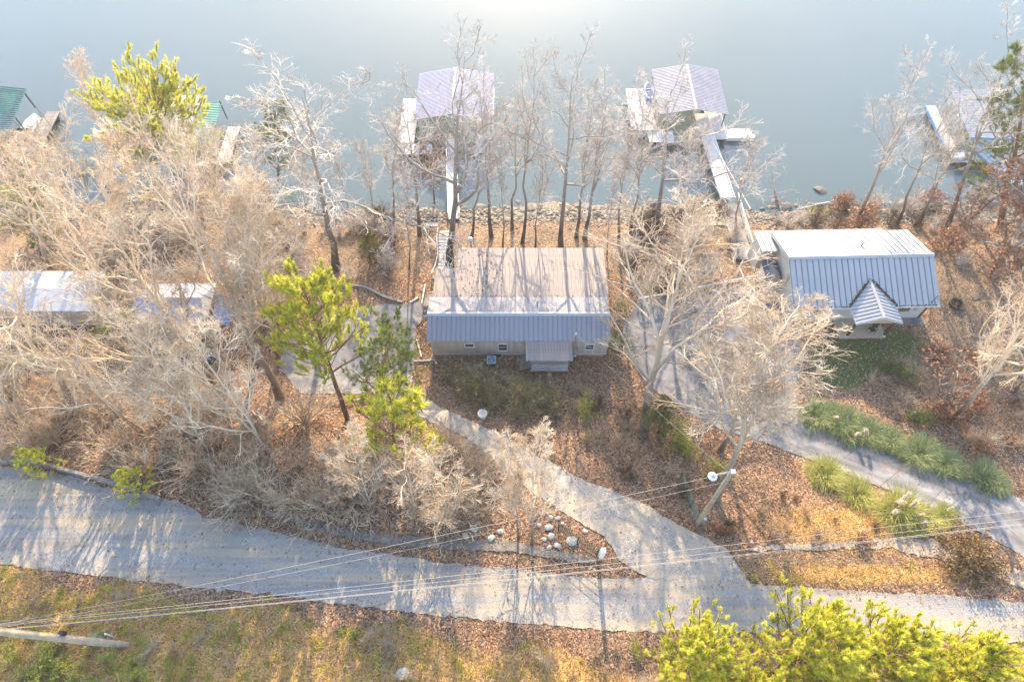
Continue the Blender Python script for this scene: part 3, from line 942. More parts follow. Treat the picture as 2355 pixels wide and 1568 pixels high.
def right_house():
    t = thing('stucco_house', 'cream stucco house with silver standing-seam roof and small gabled front porch', 'house', (24.75, 34.15, 0), rz=R(1.6), local=True)
    L, D = 13.05, 8.75
    zr, ze, yr = 4.40, 2.62, 4.35
    xl, xr, yf, yb = .28, L - .45, .52, D - .35
    MB().bx(xl, xr, yf, yb, -.6, ze - .05).build('wall', 'stucco', t)
    g = MB()
    for xa, xb in ((xl, xl + .15), (xr - .15, xr)):
        g.add([(xa, yf, ze - .05), (xa, yb, ze - .05), (xa, yr, zr - .14), (xb, yf, ze - .05), (xb, yb, ze - .05), (xb, yr, zr - .14)], [(0, 2, 1), (3, 4, 5), (0, 1, 4, 3), (1, 2, 5, 4), (2, 0, 3, 5)])
    g.build('gable_end', 'stucco', t)
    tri_roof_panels(t, 'roof_panel', 0, L, 25, 0, ze, yr, zr, 'roof_silver', 'seam', rib=.06, ribw=.07)
    tri_roof_panels(t, 'roof_panel', 0, L, 25, D, ze, yr, zr, 'roof_silver', 'seam', rib=.06, ribw=.07)
    MB().add([(-.03, yr - .26, zr - .02), (L + .03, yr - .26, zr - .02), (L + .03, yr, zr + .085), (-.03, yr, zr + .085), (L + .03, yr + .2, zr), (-.03, yr + .2, zr)], [(0, 1, 2, 3), (3, 2, 4, 5)]).build('ridge_cap', 'roof_silver', t)
    fa = MB().bx(.02, L - .02, -.035, 0, ze - .17, ze - .004)
    fa.bx(.02, L - .02, D, D + .035, ze - .17, ze - .004)
    fa.build('fascia', 'trim_white', t)
    rk = MB()
    for xx in (.05, L - .05):
        rk.beam((xx, 0.02, ze - .13), (xx, yr, zr - .13), .04, .16)
        rk.beam((xx, D - .02, ze - .13), (xx, yr, zr - .13), .04, .16)
    rk.build('rake_board', 'trim_white', t)
    # lower lake-side extension
    tri_roof_panels(t, 'roof_panel', -1.45, 11.0, 24, 9.45, 2.12, 6.45, 2.75, 'roof_silver', 'seam', rib=.06, ribw=.07)
    MB().bx(-1.1, 10.6, 6.9, 9.15, -1.2, 2.08).build('extension_wall', 'stucco', t)
    MB().lathe((7.3, 6.0, 3.7), [(.05, 0), (.05, .45), (.06, .46), (.06, .5)], 10).build('vent_pipe', 'black', t)
    # porch
    pc = 7.05
    hw, py0 = 2.02, -1.75
    pz = 3.55
    yback = yr * (pz - ze) / (zr - ze)
    n = 11
    for side in (-1, 1):
        # panels run from the porch ridge down to its eave; back edges are cut along the valley
        y_r1 = yback; y_e1 = .05
        for i in range(n):
            f0, f1 = i / n, (i + 1) / n
            ya, yb_ = py0 + (y_r1 - py0) * f0, py0 + (y_r1 - py0) * f1
            # the panel strip between ya and yb, clipped by the valley line from (hw, y_e1) to (0, y_r1)
            def xcut(y):
                return hw if y <= y_e1 else hw * max(0.0, (y_r1 - y) / (y_r1 - y_e1))
            xa, xb = xcut(ya), xcut(yb_)
            za, zb = pz - (pz - 2.62) * xa / hw, pz - (pz - 2.62) * xb / hw
            gp = .006
            q = [(pc, ya + gp, pz), (pc + side * xa, ya + gp, za), (pc + side * max(xb, .02), yb_ - gp, zb), (pc, yb_ - gp, pz)]
            if side < 0:
                q = q[::-1]
            mb = MB().slab(*[(a, b, c + .05) for a, b, c in q], .03)
            pn = mb.build('porch_roof_panel', 'roof_silver', t)
            MB().beam((pc, ya + .02, pz + .075), (pc + side * xa, ya + .02, za + .075), .06, .05).build('seam', 'seam', pn)
    MB().add([(pc - .14, py0 - .03, pz + .03), (pc, py0 - .03, pz + .13), (pc + .14, py0 - .03, pz + .03), (pc - .14, yback, pz + .03), (pc, yback, pz + .13), (pc + .14, yback, pz + .03)], [(0, 1, 4, 3), (1, 2, 5, 4), (0, 2, 1)]).build('porch_ridge_cap', 'roof_silver', t)
    MB().add([(pc - hw + .1, py0 + .06, 2.62), (pc + hw - .1, py0 + .06, 2.62), (pc, py0 + .06, pz - .02), (pc - hw + .1, py0 + .12, 2.62), (pc + hw - .1, py0 + .12, 2.62), (pc, py0 + .12, pz - .02)], [(0, 1, 2), (5, 4, 3), (0, 3, 4, 1), (1, 4, 5, 2), (2, 5, 3, 0)]).build('porch_gable', 'stucco_tan', t)
    pf = MB()
    for s in (-1, 1):
        pf.beam((pc, py0, pz - .03), (pc + s * hw, py0, 2.60), .05, .16)
        pf.beam((pc + s * hw, py0, 2.59), (pc + s * hw, .4, 2.59), .05, .14)
    pf.build('porch_fascia', 'trim_white', t)
    MB().bx(pc - 1.85 - .6, pc + 1.75, -1.62, .515, -.4, .16).build('porch_slab', 'stucco_tan', t)
    for xx in (pc - 1.75, pc + 1.6):
        p = MB().bx(xx - .09, xx + .09, -1.5, -1.32, .16, 2.58).build('porch_post', 'wood_dark', t)
        MB().bx(xx - .13, xx + .13, -1.54, -1.28, -.2, .3).build('post_base', 'trim_white', p)
    MB().bx(pc - .5, pc + .45, .46, .53, .17, 2.25).build('front_door', 'wood_dark', t)
    window(t, 2.3, 3.35, 1.1, 2.2, yf, frame='stucco_tan', bars=(3, 3))
    window(t, 10.0, 11.1, 1.1, 2.2, yf, frame='stucco_tan', bars=(3, 3))
    MB().beam((xr - .12, yf - .06, 2.5), (xr - .12, yf - .06, -.2), .09).build('downspout', 'dark_metal', t)
    MB().bx(11.5, 11.75, yf - .1, yf, 1.3, 1.7).build('meter_box', 'galv', t)
    MB().bx(10.0, 13.0, yf - .8, yf - .05, -.2, .05).build('footing_slab', 'concrete', t)
    MB().bx(xl - .08, xl, 3.2, 3.5, 1.8, 3.1).build('gable_vent', 'stucco_tan', t)
    # fallen aerial on the lower right corner of the roof
    a = MB().tube([(L - .7, .35, 2.85), (L - .25, .75, 3.2)], .025, 6)
    for s in (-.25, 0, .25):
        a.tube([(L - .35 + s * .2, .5 + s, 3.0), (L - .05 + s * .2, .25 + s, 3.0)], .012, 5)
    a.lathe((L - .75, .3, 2.76), [(.08, 0), (.08, .05)], 8)
    a.build('aerial', 'dark_metal', t)
    lf = MB()
    r = random.Random(3)
    for s in (-1, 1):
        for i in range(110):
            f = r.random()
            x = pc + s * (hw * f + r.uniform(0, .18)); y = y_e1 + (yback - y_e1) * (1 - f) + r.uniform(-.06, .08)
            z = 2.66 + (zr - ze) * y / yr + r.uniform(.03, .14)
            a0 = r.random() * 6.3; q = .07
            lf.add([(x + q * math.cos(a0 + k * 1.57), y + q * math.sin(a0 + k * 1.57), z + r.uniform(-.03, .03)) for k in range(4)], [(0, 1, 2, 3)])
    for i in range(160):
        x = r.uniform(.2, L - .2); y = r.uniform(-.04, .12); z = ze + .05 + r.uniform(0, .05); a0 = r.random() * 6.3; q = .06
        lf.add([(x + q * math.cos(a0 + k * 1.57), y + q * math.sin(a0 + k * 1.57), z) for k in range(4)], [(0, 1, 2, 3)])
    o = lf.build('valley_leaves', 'bush_brown', t); o['kind'] = 'stuff'
    return t


right_house()

# deck and stair on the left of the stucco house
t = thing('side_stair', 'grey wooden stair with balustrade beside the stucco house', 'stairs', (22.3, 37.9, -.2))
for i in range(11):
    MB().bx(21.9, 23.9, 37.2 + i * .30, 37.47 + i * .30, .15 - i * .10, .21 - i * .10).build('tread', 'wood_grey', t)
for xx in (21.85, ):
    m = MB().beam((xx, 37.1, 1.2), (xx, 40.6, .15), .08, .1)
    for i in range(9):
        yy = 37.15 + i * .42
        m.bx(xx - .03, xx + .03, yy - .03, yy + .03, -.9, 1.15 - i * .125)
    m.build('balustrade', 'wood_pale', t)
t = thing('pad_railing', 'long low grey railing along the lake side of the concrete pad', 'railing', V3(G(1600, 668)))
pa = [G(1465, 700), G(1560, 683), G(1650, 664), G(1745, 645)]
for i in range(3):
    a, b = pa[i], pa[i + 1]
    MB().beam(a + Vector((0, 0, .95)), b + Vector((0, 0, .95)), .16, .09).build('top_rail', 'wood_pale', t)
    for k in range(9):
        p = a.lerp(b, k / 9)
        MB().bx(p.x - .045, p.x + .045, p.y - .045, p.y + .045, p.z - .3, p.z + .9).build('baluster', 'wood_grey', t)

# garden shed
c = [at_z(1747, 668, .05), at_z(1780, 669, .05), at_z(1739, 644, .05)]
sx0, sx1, sy0 = c[0].x, c[1].x - .05, c[0].y
sy1 = sy0 + 1.9
t = thing('garden_shed', 'tan garden shed with blue-black shingled roof on the pad', 'shed', (sx0 + .8, sy0 + .9, 0.04))
MB().bx(sx0, sx1, sy0, sy1, .04, 1.95).build('wall', 'shed_tan', t)
xm = (sx0 + sx1) / 2
rf = MB().add([(sx0, sy0 + .02, 1.95), (sx1, sy0 + .02, 1.95), (xm, sy0 + .02, 2.3), (sx0, sy1 - .02, 1.95), (sx1, sy1 - .02, 1.95), (xm, sy1 - .02, 2.3)], [(0, 1, 2), (5, 4, 3), (0, 3, 4, 1)]).build('gable', 'shed_tan', t)
for s in (-1, 1):
    for k in range(5):
        f0, f1 = k / 5, (k + 1) / 5
        xa = xm + s * (sx1 - sx0 + .2) / 2 * (1 - f0); xb = xm + s * (sx1 - sx0 + .2) / 2 * (1 - f1)
        za, zb = 1.95 + .38 * f0, 1.95 + .38 * f1
        q = [(xa, sy0 - .1, za + .05), (xa, sy1 + .1, za + .05), (xb, sy1 + .1, zb + .02), (xb, sy0 - .1, zb + .02)]
        MB().slab(*(q if s < 0 else q[::-1]), .04).build('shingle_course', 'shingle_blue', t)
d = MB().bx(sx0 - .03, sx0 - .002, sy0 + .5, sy0 + 1.4, .1, 1.8).build('door', 'trim_white', t)
MB().bx(sx0 - .06, sx0 - .031, sy0 + .6, sy0 + .7, .9, 1.05).build('handle', 'black', d)


# ------------------------------------------------------------------ the two roofs under the trees at the left
def cabin(label, x0, x1, y0, y1, ze, zr, roofmat, hip, sidemat):
    t = thing('cabin', label, 'house', ((x0 + x1) / 2, (y0 + y1) / 2, 0))
    MB().bx(x0 + .3, x1 - .3, y0 + .3, y1 - .3, -.8, ze - .06).build('wall', 'stucco_tan', t)
    ym = (y0 + y1) / 2
    n = int((x1 - x0 - hip) / 1.1)
    w = (x1 - hip - x0) / n
    for i in range(n):
        a = x0 + i * w + .004; b = x0 + (i + 1) * w - .004
        be = b if i < n - 1 else x1
        MB().slab((a, y0, ze), (be, y0, ze), (b, ym, zr), (a, ym, zr), .05).build('roof_panel', roofmat, t)
        MB().slab((a, ym, zr), (b, ym, zr), (be, y1, ze), (a, y1, ze), .05).build('roof_panel', roofmat, t)
    MB().slab((x1, y0, ze - .003), (x1, y1, ze - .003), (x1 - hip + .002, ym + .01, zr - .003), (x1 - hip + .002, ym - .01, zr - .003), .05).build('side_roof', sidemat, t)
    MB().bx(x0 + 1.5, x0 + 2.6, y0 + .27, y0 + .31, 1.0, 2.0).build('window', 'glass', t)
    return t


cabin('white-roofed cabin with side roof tinted shade-blue, cut by the left edge, under bare trees', -58, -37.0, 33.9, 38.3, 2.7, 3.05, 'roof_pale', 2.6, 'roof_slate_shade')
t = cabin('small grey-blue metal-roofed cabin under bare trees', -32.8, -26.6, 32.4, 37.0, 2.6, 3.6, 'roof_slate_shade', .5, 'roof_pale')
MB().slab((-26.5, 33.4, 2.0), (-25.3, 33.4, .9), (-25.3, 36.3, .9), (-26.5, 36.3, 2.0), .04).build('tarp', 'tarp', t)


# ------------------------------------------------------------------ docks
def dock_deck(par, x0, x1, y0, y1, z, mat, n, along='y', float_h=.55):
    """planked deck on drums : n planks, each an object"""
    if along == 'y':
        w = (x1 - x0) / n
        me = MB().bx(.008, w - .008, y0, y1, z - .05, z).mesh('plank', mat)
        for i in range(n):
            inst('plank', me, par, (x0 + i * w - par.location.x, -par.location.y, random.uniform(-.008, .008) - par.location.z))
    else:
        w = (y1 - y0) / n
        me = MB().bx(x0, x1, .008, w - .008, z - .05, z).mesh('plank', mat)
        for i in range(n):
            inst('plank', me, par, (-par.location.x, y0 + i * w - par.location.y, random.uniform(-.008, .008) - par.location.z))
    MB().bx(x0 + .05, x1 - .05, y0 + .05, y1 - .05, z - .2, z - .06).build('deck_frame', 'wood_dark', par)
    k = max(2, int((y1 - y0) / 1.3))
    for i in range(k):
        yy = y0 + (i + .5) * (y1 - y0) / k
        MB().tube([(x0 + .12, yy, z - .2 - float_h / 2), (x1 - .12, yy, z - .2 - float_h / 2)], float_h / 2, 10).build('float', 'drum', par)


def gable_dock_roof(par, x0, x1, y0, y1, ze, zr, xr, mat, ribmat, pitch_n):
    """ridge running away from the shore"""
    for s, xe in ((-1, x0), (1, x1)):
        q = [(xe, y0, ze), (xe, y1, ze), (xr, y1, zr), (xr, y0, zr)]
        MB().slab(*(q if s < 0 else q[::-1]), .06).build('roof_panel', mat, par)
        rb = MB()
        n = pitch_n
        for i in range(n + 1):
            yy = y0 + .04 + (y1 - y0 - .08) * i / n
            rb.beam((xe, yy, ze + .02), (xr, yy, zr + .02), .10, .05)
        rb.build('roof_rib', ribmat, par)
    MB().beam((xr, y0 - .03, zr + .03), (xr, y1 + .03, zr + .03), .28, .06).build('ridge_cap', mat, par)


def posts(par, pts, z0, z1, mat='dark_metal', r=.05):
    for x, y in pts:
        MB().bx(x - r, x + r, y - r, y + r, z0, z1).build('post', mat, par)


def gangway(name, label, pts, w, mat, railmat, zdeck, rails=True, sidemat=None):
    """pts: 3d points from shore to dock; planked walk with side beams and handrails"""
    a, b = Vector(pts[0]), Vector(pts[1])
    t = thing(name, label, 'gangway', V3(a))
    d = (b - a); L = d.length; d.normalize(); s = d.cross(Vector((0, 0, 1))).normalized()
    n = int(L / .45)
    for i in range(n):
        p = a + d * (i + .5) * L / n
        MB().beam(p - s * w / 2, p + s * w / 2, L / n * .93, .05).build('plank', mat, t)
    sm = sidemat or mat
    for k in (-1, 1):
        MB().beam(a + s * k * (w / 2 + .06) - Vector((0, 0, .1)), b + s * k * (w / 2 + .06) - Vector((0, 0, .1)), .1, .22).build('side_beam', sm, t)
    if rails:
        for k in (-1, 1):
            o = s * k * (w / 2 + .08)
            MB().beam(a + o + Vector((0, 0, .95)), b + o + Vector((0, 0, .95)), .06).build('handrail', railmat, t)
            MB().beam(a + o + Vector((0, 0, .5)), b + o + Vector((0, 0, .5)), .05).build('middle_rail', railmat, t)
            m = int(L / 1.8) + 1
            for i in range(m):
                p = a + d * L * i / (m - 1) + o
                MB().bx(p.x - .035, p.x + .035, p.y - .035, p.y + .035, p.z - .1, p.z + .95).build('rail_post', railmat, t)
    return t


# dock behind the mobile home
t = thing('boat_dock', 'boat dock with lavender-striped metal roof behind bare trees', 'dock', (-6.9, 68, -4.3))
gable_dock_roof(t, -11.5, -2.25, 64.6, 73.0, -2.35, -1.45, -7.0, 'roof_lav', 'rib_dark', 34)
posts(t, [(-11.2, 64.9), (-2.5, 64.9), (-11.2, 68.8), (-2.5, 68.8), (-11.2, 72.7), (-2.5, 72.7)], -4.3, -2.4)
dock_deck(t, -13.5, -11.55, 62.4, 70.4, -3.9, 'wood_pale', 6)
dock_deck(t, -13.4, -9.4, 60.6, 62.35, -3.95, 'wood_pale', 10)
dock_deck(t, -4.3, -2.2, 61.2, 72.8, -4.25, 'wood_pale', 6)
MB().bx(-11.3, -4.4, 61.6, 62.0, -4.6, -4.2).build('cross_walk', 'wood_grey', t)
rl = MB().beam((-10.9, 64.0, -3.1), (-8.0, 65.4, -3.1), .06).beam((-10.9, 64.0, -3.6), (-8.0, 65.4, -3.6), .05)
for i in range(14):
    p = Vector((-10.9, 64.0, -3.9)).lerp(Vector((-8.0, 65.4, -3.9)), i / 13)
    rl.bx(p.x - .02, p.x + .02, p.y - .02, p.y + .02, -4.2, -3.1)
rl.build('railing', 'wood_pale', t)
gangway('dock_gangway', 'long white gangway with rails from the bank to the lavender-roofed dock', [(-6.25, 50.2, -3.5), (-7.2, 63.2, -4.05)], 1.0, 'wood_pale', 'white', 0)

# dock right of centre
t = thing('boat_dock', 'boat dock with pale silver gabled roof and open white deck', 'dock', (21, 68, -4.3))
gable_dock_roof(t, 17.4, 25.6, 65.4, 73.6, -2.2, -1.45, 21.6, 'roof_zinc', 'roof_lav', 30)
posts(t, [(17.7, 65.7), (25.3, 65.7), (17.7, 69.5), (25.3, 69.5), (17.7, 73.3), (25.3, 73.3)], -4.3, -2.25)
dock_deck(t, 14.2, 17.3, 64.4, 72.0, -3.7, 'wood_pale', 9)
dock_deck(t, 16.2, 19.2, 62.6, 64.35, -3.9, 'wood_pale', 8)
dock_deck(t, 23.6, 25.7, 63.4, 73.2, -4.2, 'wood_pale', 6)
MB().bx(18.2, 23.5, 62.8, 63.3, -4.6, -4.2).build('cross_walk', 'wood_grey', t)
pl = at_z(1697, 275, -4.4)
dk = thing('boat_swim_platform', 'small pale floating jetty sticking out right of the silver-roofed dock', 'jetty', (27.0, 65.0, -4.6))
MB().bx(25.9, 28.9, 64.4, 65.5, -4.75, -4.45).build('deck', 'boat_white', dk)
MB().bx(25.8, 29.1, 63.9, 64.37, -4.9, -4.38).build('bumper', 'boat_white', dk)
for xx in (26.6, 27.4, 28.2):
    MB().bx(xx - .03, xx + .03, 64.9, 65.4, -4.447, -4.40).build('cleat', 'dark_metal', dk)
# blue coiled raft on the white deck
cb = at_z(1492, 214, -3.6)
rf = thing('inflatable_raft', 'bright blue inflatable ring raft on the white dock deck', 'raft', (cb.x, cb.y, -3.68))
ring = []
for i in range(25):
    a = 2 * math.pi * i / 24
    ring.append((cb.x + .5 * math.cos(a), cb.y + 1.5 * math.sin(a), -3.5))
MB().tube(ring, .2, 8, False).build('ring', 'blue_plastic', rf, True)
for k in range(5):
    yy = cb.y - 1.0 + k * .5
    hw_ = .5 * math.sqrt(max(0, 1 - ((yy - cb.y) / 1.5) ** 2))
    MB().tube([(cb.x - hw_, yy, -3.52), (cb.x, yy + .1, -3.6), (cb.x + hw_, yy, -3.52)], .1, 6).build('floor_rib', 'blue_plastic', rf, True)
gw = gangway('dock_gangway', 'long grey plank gangway slanting to the silver-roofed dock', [V3(at_z(1672, 455, -3.6)), V3(at_z(1610, 262, -4.1))], 1.25, 'wood_pale', 'white', 0, rails=False)
p0, p1 = at_z(1690, 455, -3.4), at_z(1625, 262, -3.9)
MB().tube([p0, p1], .05, 6).build('stay_pipe', 'white', gw)
MB().tube([at_z(1725, 480, -3.2), at_z(1640, 330, -3.7)], .05, 6).build('stay_pipe', 'white', gw)
# concrete ramp up the bank
rp = thing('bank_ramp', 'straight pale concrete ramp with low side walls running up the bank', 'ramp', V3(G(1690, 520)))
pr = [(1672, 455), (1684, 500), (1697, 550), (1712, 600)]
for i in range(3):
    a, b = G(*pr[i], .12), G(*pr[i + 1], .12)
    MB().beam(a, b, 1.7, .14).build('ramp_slab', 'concrete', rp)
    for s, mm in ((-1.05, 'wood_grey'), (1.05, 'wood_pale')):
        MB().beam(a + Vector((s, 0, .35)), b + Vector((s, 0, .35)), .12, .6).build('side_wall', mm, rp)
for i in range(14):
    p = G(1672 + 40 * i / 14 - 26, 470 + 130 * i / 14)
    MB().bx(p.x - .05, p.x + .05, p.y - .05, p.y + .05, p.z - .2, p.z + 1.0).build('rail_post', 'wood_grey', rp)
sl = thing('bank_slab', 'flat pale concrete landing slab beside the ramp foot', 'slab', V3(G(1640, 500)))
a = [G(1622, 520, .12), G(1672, 512, .12), G(1660, 468, .12), G(1628, 468, .12)]
MB().slab(*a, .4).build('slab', 'concrete', sl)

# dock at the right with blue paint
t = thing('boat_dock', 'white-roofed boat dock with blue trim at the right edge', 'dock', (55, 65, -4.3))
q = [Vector((52.6, 61.3, -2.0)), Vector((58.0, 61.0, -2.0)), Vector((58.6, 69.4, -2.0)), Vector((53.2, 69.7, -2.0))]
MB().slab(*q, .08).build('roof_panel', 'roof_pale', t)
rb = MB()
for i in range(30):
    f = i / 29
    rb.beam(q[0].lerp(q[3], f) + Vector((0, 0, .02)), q[1].lerp(q[2], f) + Vector((0, 0, .02)), .08, .05)
rb.build('roof_rib', 'roof_zinc', t)
MB().beam(q[0] - Vector((0, .04, .12)), q[1] - Vector((0, .04, .12)), .06, .26).build('fascia', 'blue_paint', t)
posts(t, [(p.x + (55.6 - p.x) * .06, p.y + (65 - p.y) * .05) for p in q], -4.4, -2.1, 'blue_paint')
dock_deck(t, 51.2, 52.4, 61.4, 69.4, -4.2, 'wood_pale', 4)
dock_deck(t, 51.4, 57.6, 59.6, 61.3, -4.25, 'wood_pale', 12)
MB().bx(51.05, 51.19, 61.4, 69.4, -4.5, -4.1).build('edge_trim', 'blue_paint', t)
for yy in (62, 64.5, 67, 69):
    MB().beam((49.6, yy, -4.8), (51.1, yy, -4.2), .06).build('strut', 'dark_metal', t)
MB().beam((49.6, 62, -4.8), (49.6, 69, -4.8), .08).build('outrigger', 'dark_metal', t)
cl = thing('beach_towels', 'heap of pale patterned towels at the end of the blue-trimmed dock', 'towels', (51.9, 60.3, -4.24))
r_ = random.Random(8)
pm = MB()
for i in range(7):
    a0 = r_.uniform(0, 3)
    pm.box((51.9 + r_.uniform(-.5, .5), 60.3 + r_.uniform(-.3, .3), -4.15 + .04 * i), (.9, .5, .12), a0)
pm.build('cloth', 'cooler', cl)
gangway('dock_gangway', 'blue-railed gangway slanting to the white-roofed dock at the right edge', [V3(at_z(2345, 425, -3.6)), V3(at_z(2245, 340, -4.1))], 1.1, 'wood_pale', 'blue_paint', 0, sidemat='blue_paint')

# dock at the left edge with green roof and a boat
t = thing('boat_dock', 'teal-green roofed boat dock at the left edge', 'dock', (-61, 66, -4.3))
q = [Vector((-66, 60.5, -2.0)), Vector((-57.8, 60.5, -2.0)), Vector((-58.9, 69.7, -2.0)), Vector((-67, 70.2, -1.4))]
MB().slab(*q, .08).build('roof_panel', 'green_metal', t)
rb = MB()
for i in range(27):
    f = i / 26
    rb.beam(q[0].lerp(q[3], f) + Vector((0, 0, .02)), q[1].lerp(q[2], f) + Vector((0, 0, .02)), .07, .05)
rb.build('roof_rib', 'dark_metal', t)
posts(t, [(-58.1, 60.8), (-59.2, 69.4), (-65.5, 61), (-66.5, 69.6), (-58.6, 65)], -4.5, -2.1)
dock_deck(t, -57.2, -55.6, 60.8, 68.4, -4.25, 'wood_grey', 5)
for y0_, y1_ in ((69.3, 66.8), (64.8, 63.2)):
    MB().beam((-59.0, y0_, -2.1), (-54.0, y1_ - 3, -4.9), .06).build('stay', 'dark_metal', t)
bt = thing('motor_boat', 'white motor boat moored under the teal-green dock roof', 'boat', (-58.4, 64.6, -4.9))
hull = []
for i, (yy, w, zt) in enumerate(((61.6, .95, -4.3), (63, 1.0, -4.25), (65, 1.0, -4.2), (66.6, .75, -4.1), (67.8, .1, -4.0))):
    hull.append([(-58.4 - w, yy, zt), (-58.4 - w * .7, yy, -5.0), (-58.4, yy, -5.15), (-58.4 + w * .7, yy, -5.0), (-58.4 + w, yy, zt)])
hm = MB()
for row in hull:
    hm.v += row
for i in range(4):
    for k in range(4):
        hm.f.append((i * 5 + k, i * 5 + k + 1, i * 5 + k + 6, i * 5 + k + 5))
    hm.f.append((i * 5 + 4, i * 5, i * 5 + 5, i * 5 + 9))
hm.f.append((0, 1, 2, 3, 4))
hm.build('hull', 'boat_white', bt)
MB().bx(-59.0, -57.8, 62.2, 63.2, -4.22, -3.95).build('seat', 'boat_blue', bt)
MB().bx(-59.1, -57.7, 64.6, 64.75, -4.2, -3.7).build('windscreen', 'glass', bt)
ch = thing('lounge_float', 'pale blue pool lounger float lying on the grey dock walkway', 'float', (-56.5, 62.3, -4.2))
MB().tube([(-57.3, 61.9, -4.1), (-56.4, 62.2, -4.0), (-55.6, 62.6, -4.1)], [.28, .34, .22], 8).build('cushion', 'cooler', ch, True)

# second dock from the left : roof used as sun deck
t = thing('boat_dock', 'boat dock with planked roof deck and green metal awning behind the yellow-green pine', 'dock', (-38.5, 65, -4.3))
dz = -1.55
w = 4.3
n = 12
me = MB().bx(.01, w / n - .01, 0, 7.2, -.06, 0).mesh('deck_plank', 'wood_pale')
for i in range(n):
    inst('deck_plank', me, t, (-41.2 + i * w / n + 38.5 + 0.0, 60.8 - 65, dz + 4.3 + random.uniform(-.01, .01)))
MB().bx(-41.2, -36.9, 60.8, 68, dz - .3, dz - .08).build('deck_frame', 'wood_dark', t)
q = [Vector((-36.8, 60.6, -2.2)), Vector((-34.6, 60.6, -2.35)), Vector((-34.8, 67.6, -2.35)), Vector((-36.8, 67.6, -2.2))]
MB().slab(*q, .06).build('awning', 'green_metal', t)
rb = MB()
for i in range(18):
    f = i / 17
    rb.beam(q[0].lerp(q[3], f) + Vector((0, 0, .015)), q[1].lerp(q[2], f) + Vector((0, 0, .015)), .06, .04)
rb.build('awning_rib', 'green_metal', t)
for (xa, ya), (xb, yb) in (((-41.1, 67.9), (-37.0, 67.9)), ((-37.0, 67.9), (-37.0, 60.9)), ((-41.1, 67.9), (-41.1, 60.9))):
    MB().beam((xa, ya, dz + 1.0), (xb, yb, dz + 1.0), .06).build('handrail', 'dark_metal', t)
    for i in range(4):
        f = i / 3
        x_, y_ = xa + (xb - xa) * f, ya + (yb - ya) * f
        MB().bx(x_ - .035, x_ + .035, y_ - .035, y_ + .035, dz, dz + 1.0).build('rail_post', 'dark_metal', t)
lad = MB()
for xx in (-39.2, -38.6):
    lad.tube([(xx, 68.2, dz - 2), (xx, 68.1, dz + 1.2), (xx, 67.6, dz + 1.3)], .035, 6)
lad.build('ladder_rail', 'galv', t)
posts(t, [(-41, 61), (-37, 61), (-41, 67.8), (-37, 67.8), (-34.8, 60.8), (-34.9, 67.4)], -4.6, dz - .3)
dock_deck(t, -34.3, -32.8, 59.6, 65.6, -4.2, 'wood_pale', 5)
for yy in (60.4, 63, 65.4):
    MB().beam((-32.8, yy, -4.3), (-31.4, yy, -4.9), .06).build('strut', 'dark_metal', t)

# ------------------------------------------------------------------ trees : generators
def tubes(P, Rr, S, pend=None):
    """P (M,n,3), Rr (M,n) -> verts, quad faces"""
    M, n, _ = P.shape
    T = np.empty_like(P)
    T[:, 1:-1] = P[:, 2:] - P[:, :-2]; T[:, 0] = P[:, 1] - P[:, 0]; T[:, -1] = P[:, -1] - P[:, -2]
    T /= np.linalg.norm(T, axis=2, keepdims=True) + 1e-9
    ref = np.zeros((M, 1, 3)); d0 = T.mean(1)
    ax = np.argmin(np.abs(d0), axis=1)
    ref[np.arange(M), 0, ax] = 1
    A = np.cross(T, np.broadcast_to(ref, T.shape)); A /= np.linalg.norm(A, axis=2, keepdims=True) + 1e-9
    B = np.cross(T, A)
    an = np.arange(S) * 2 * np.pi / S
    V = P[:, :, None] + Rr[:, :, None, None] * (A[:, :, None] * np.cos(an)[None, None, :, None] + B[:, :, None] * np.sin(an)[None, None, :, None])
    base = (np.arange(M) * n * S)[:, None, None] + (np.arange(n - 1) * S)[None, :, None]
    k = np.arange(S)[None, None, :]; k2 = (np.arange(S) + 1) % S
    f = np.stack([base + k, base + k2[None, None], base + S + k2[None, None], base + S + k], -1)
    return V.reshape(-1, 3), f.reshape(-1, 4)


def join(parts):
    vs_, fs_, o = [], [], 0
    for v, f in parts:
        vs_.append(v); fs_.append(f + o); o += len(v)
    return np.concatenate(vs_), np.concatenate(fs_)


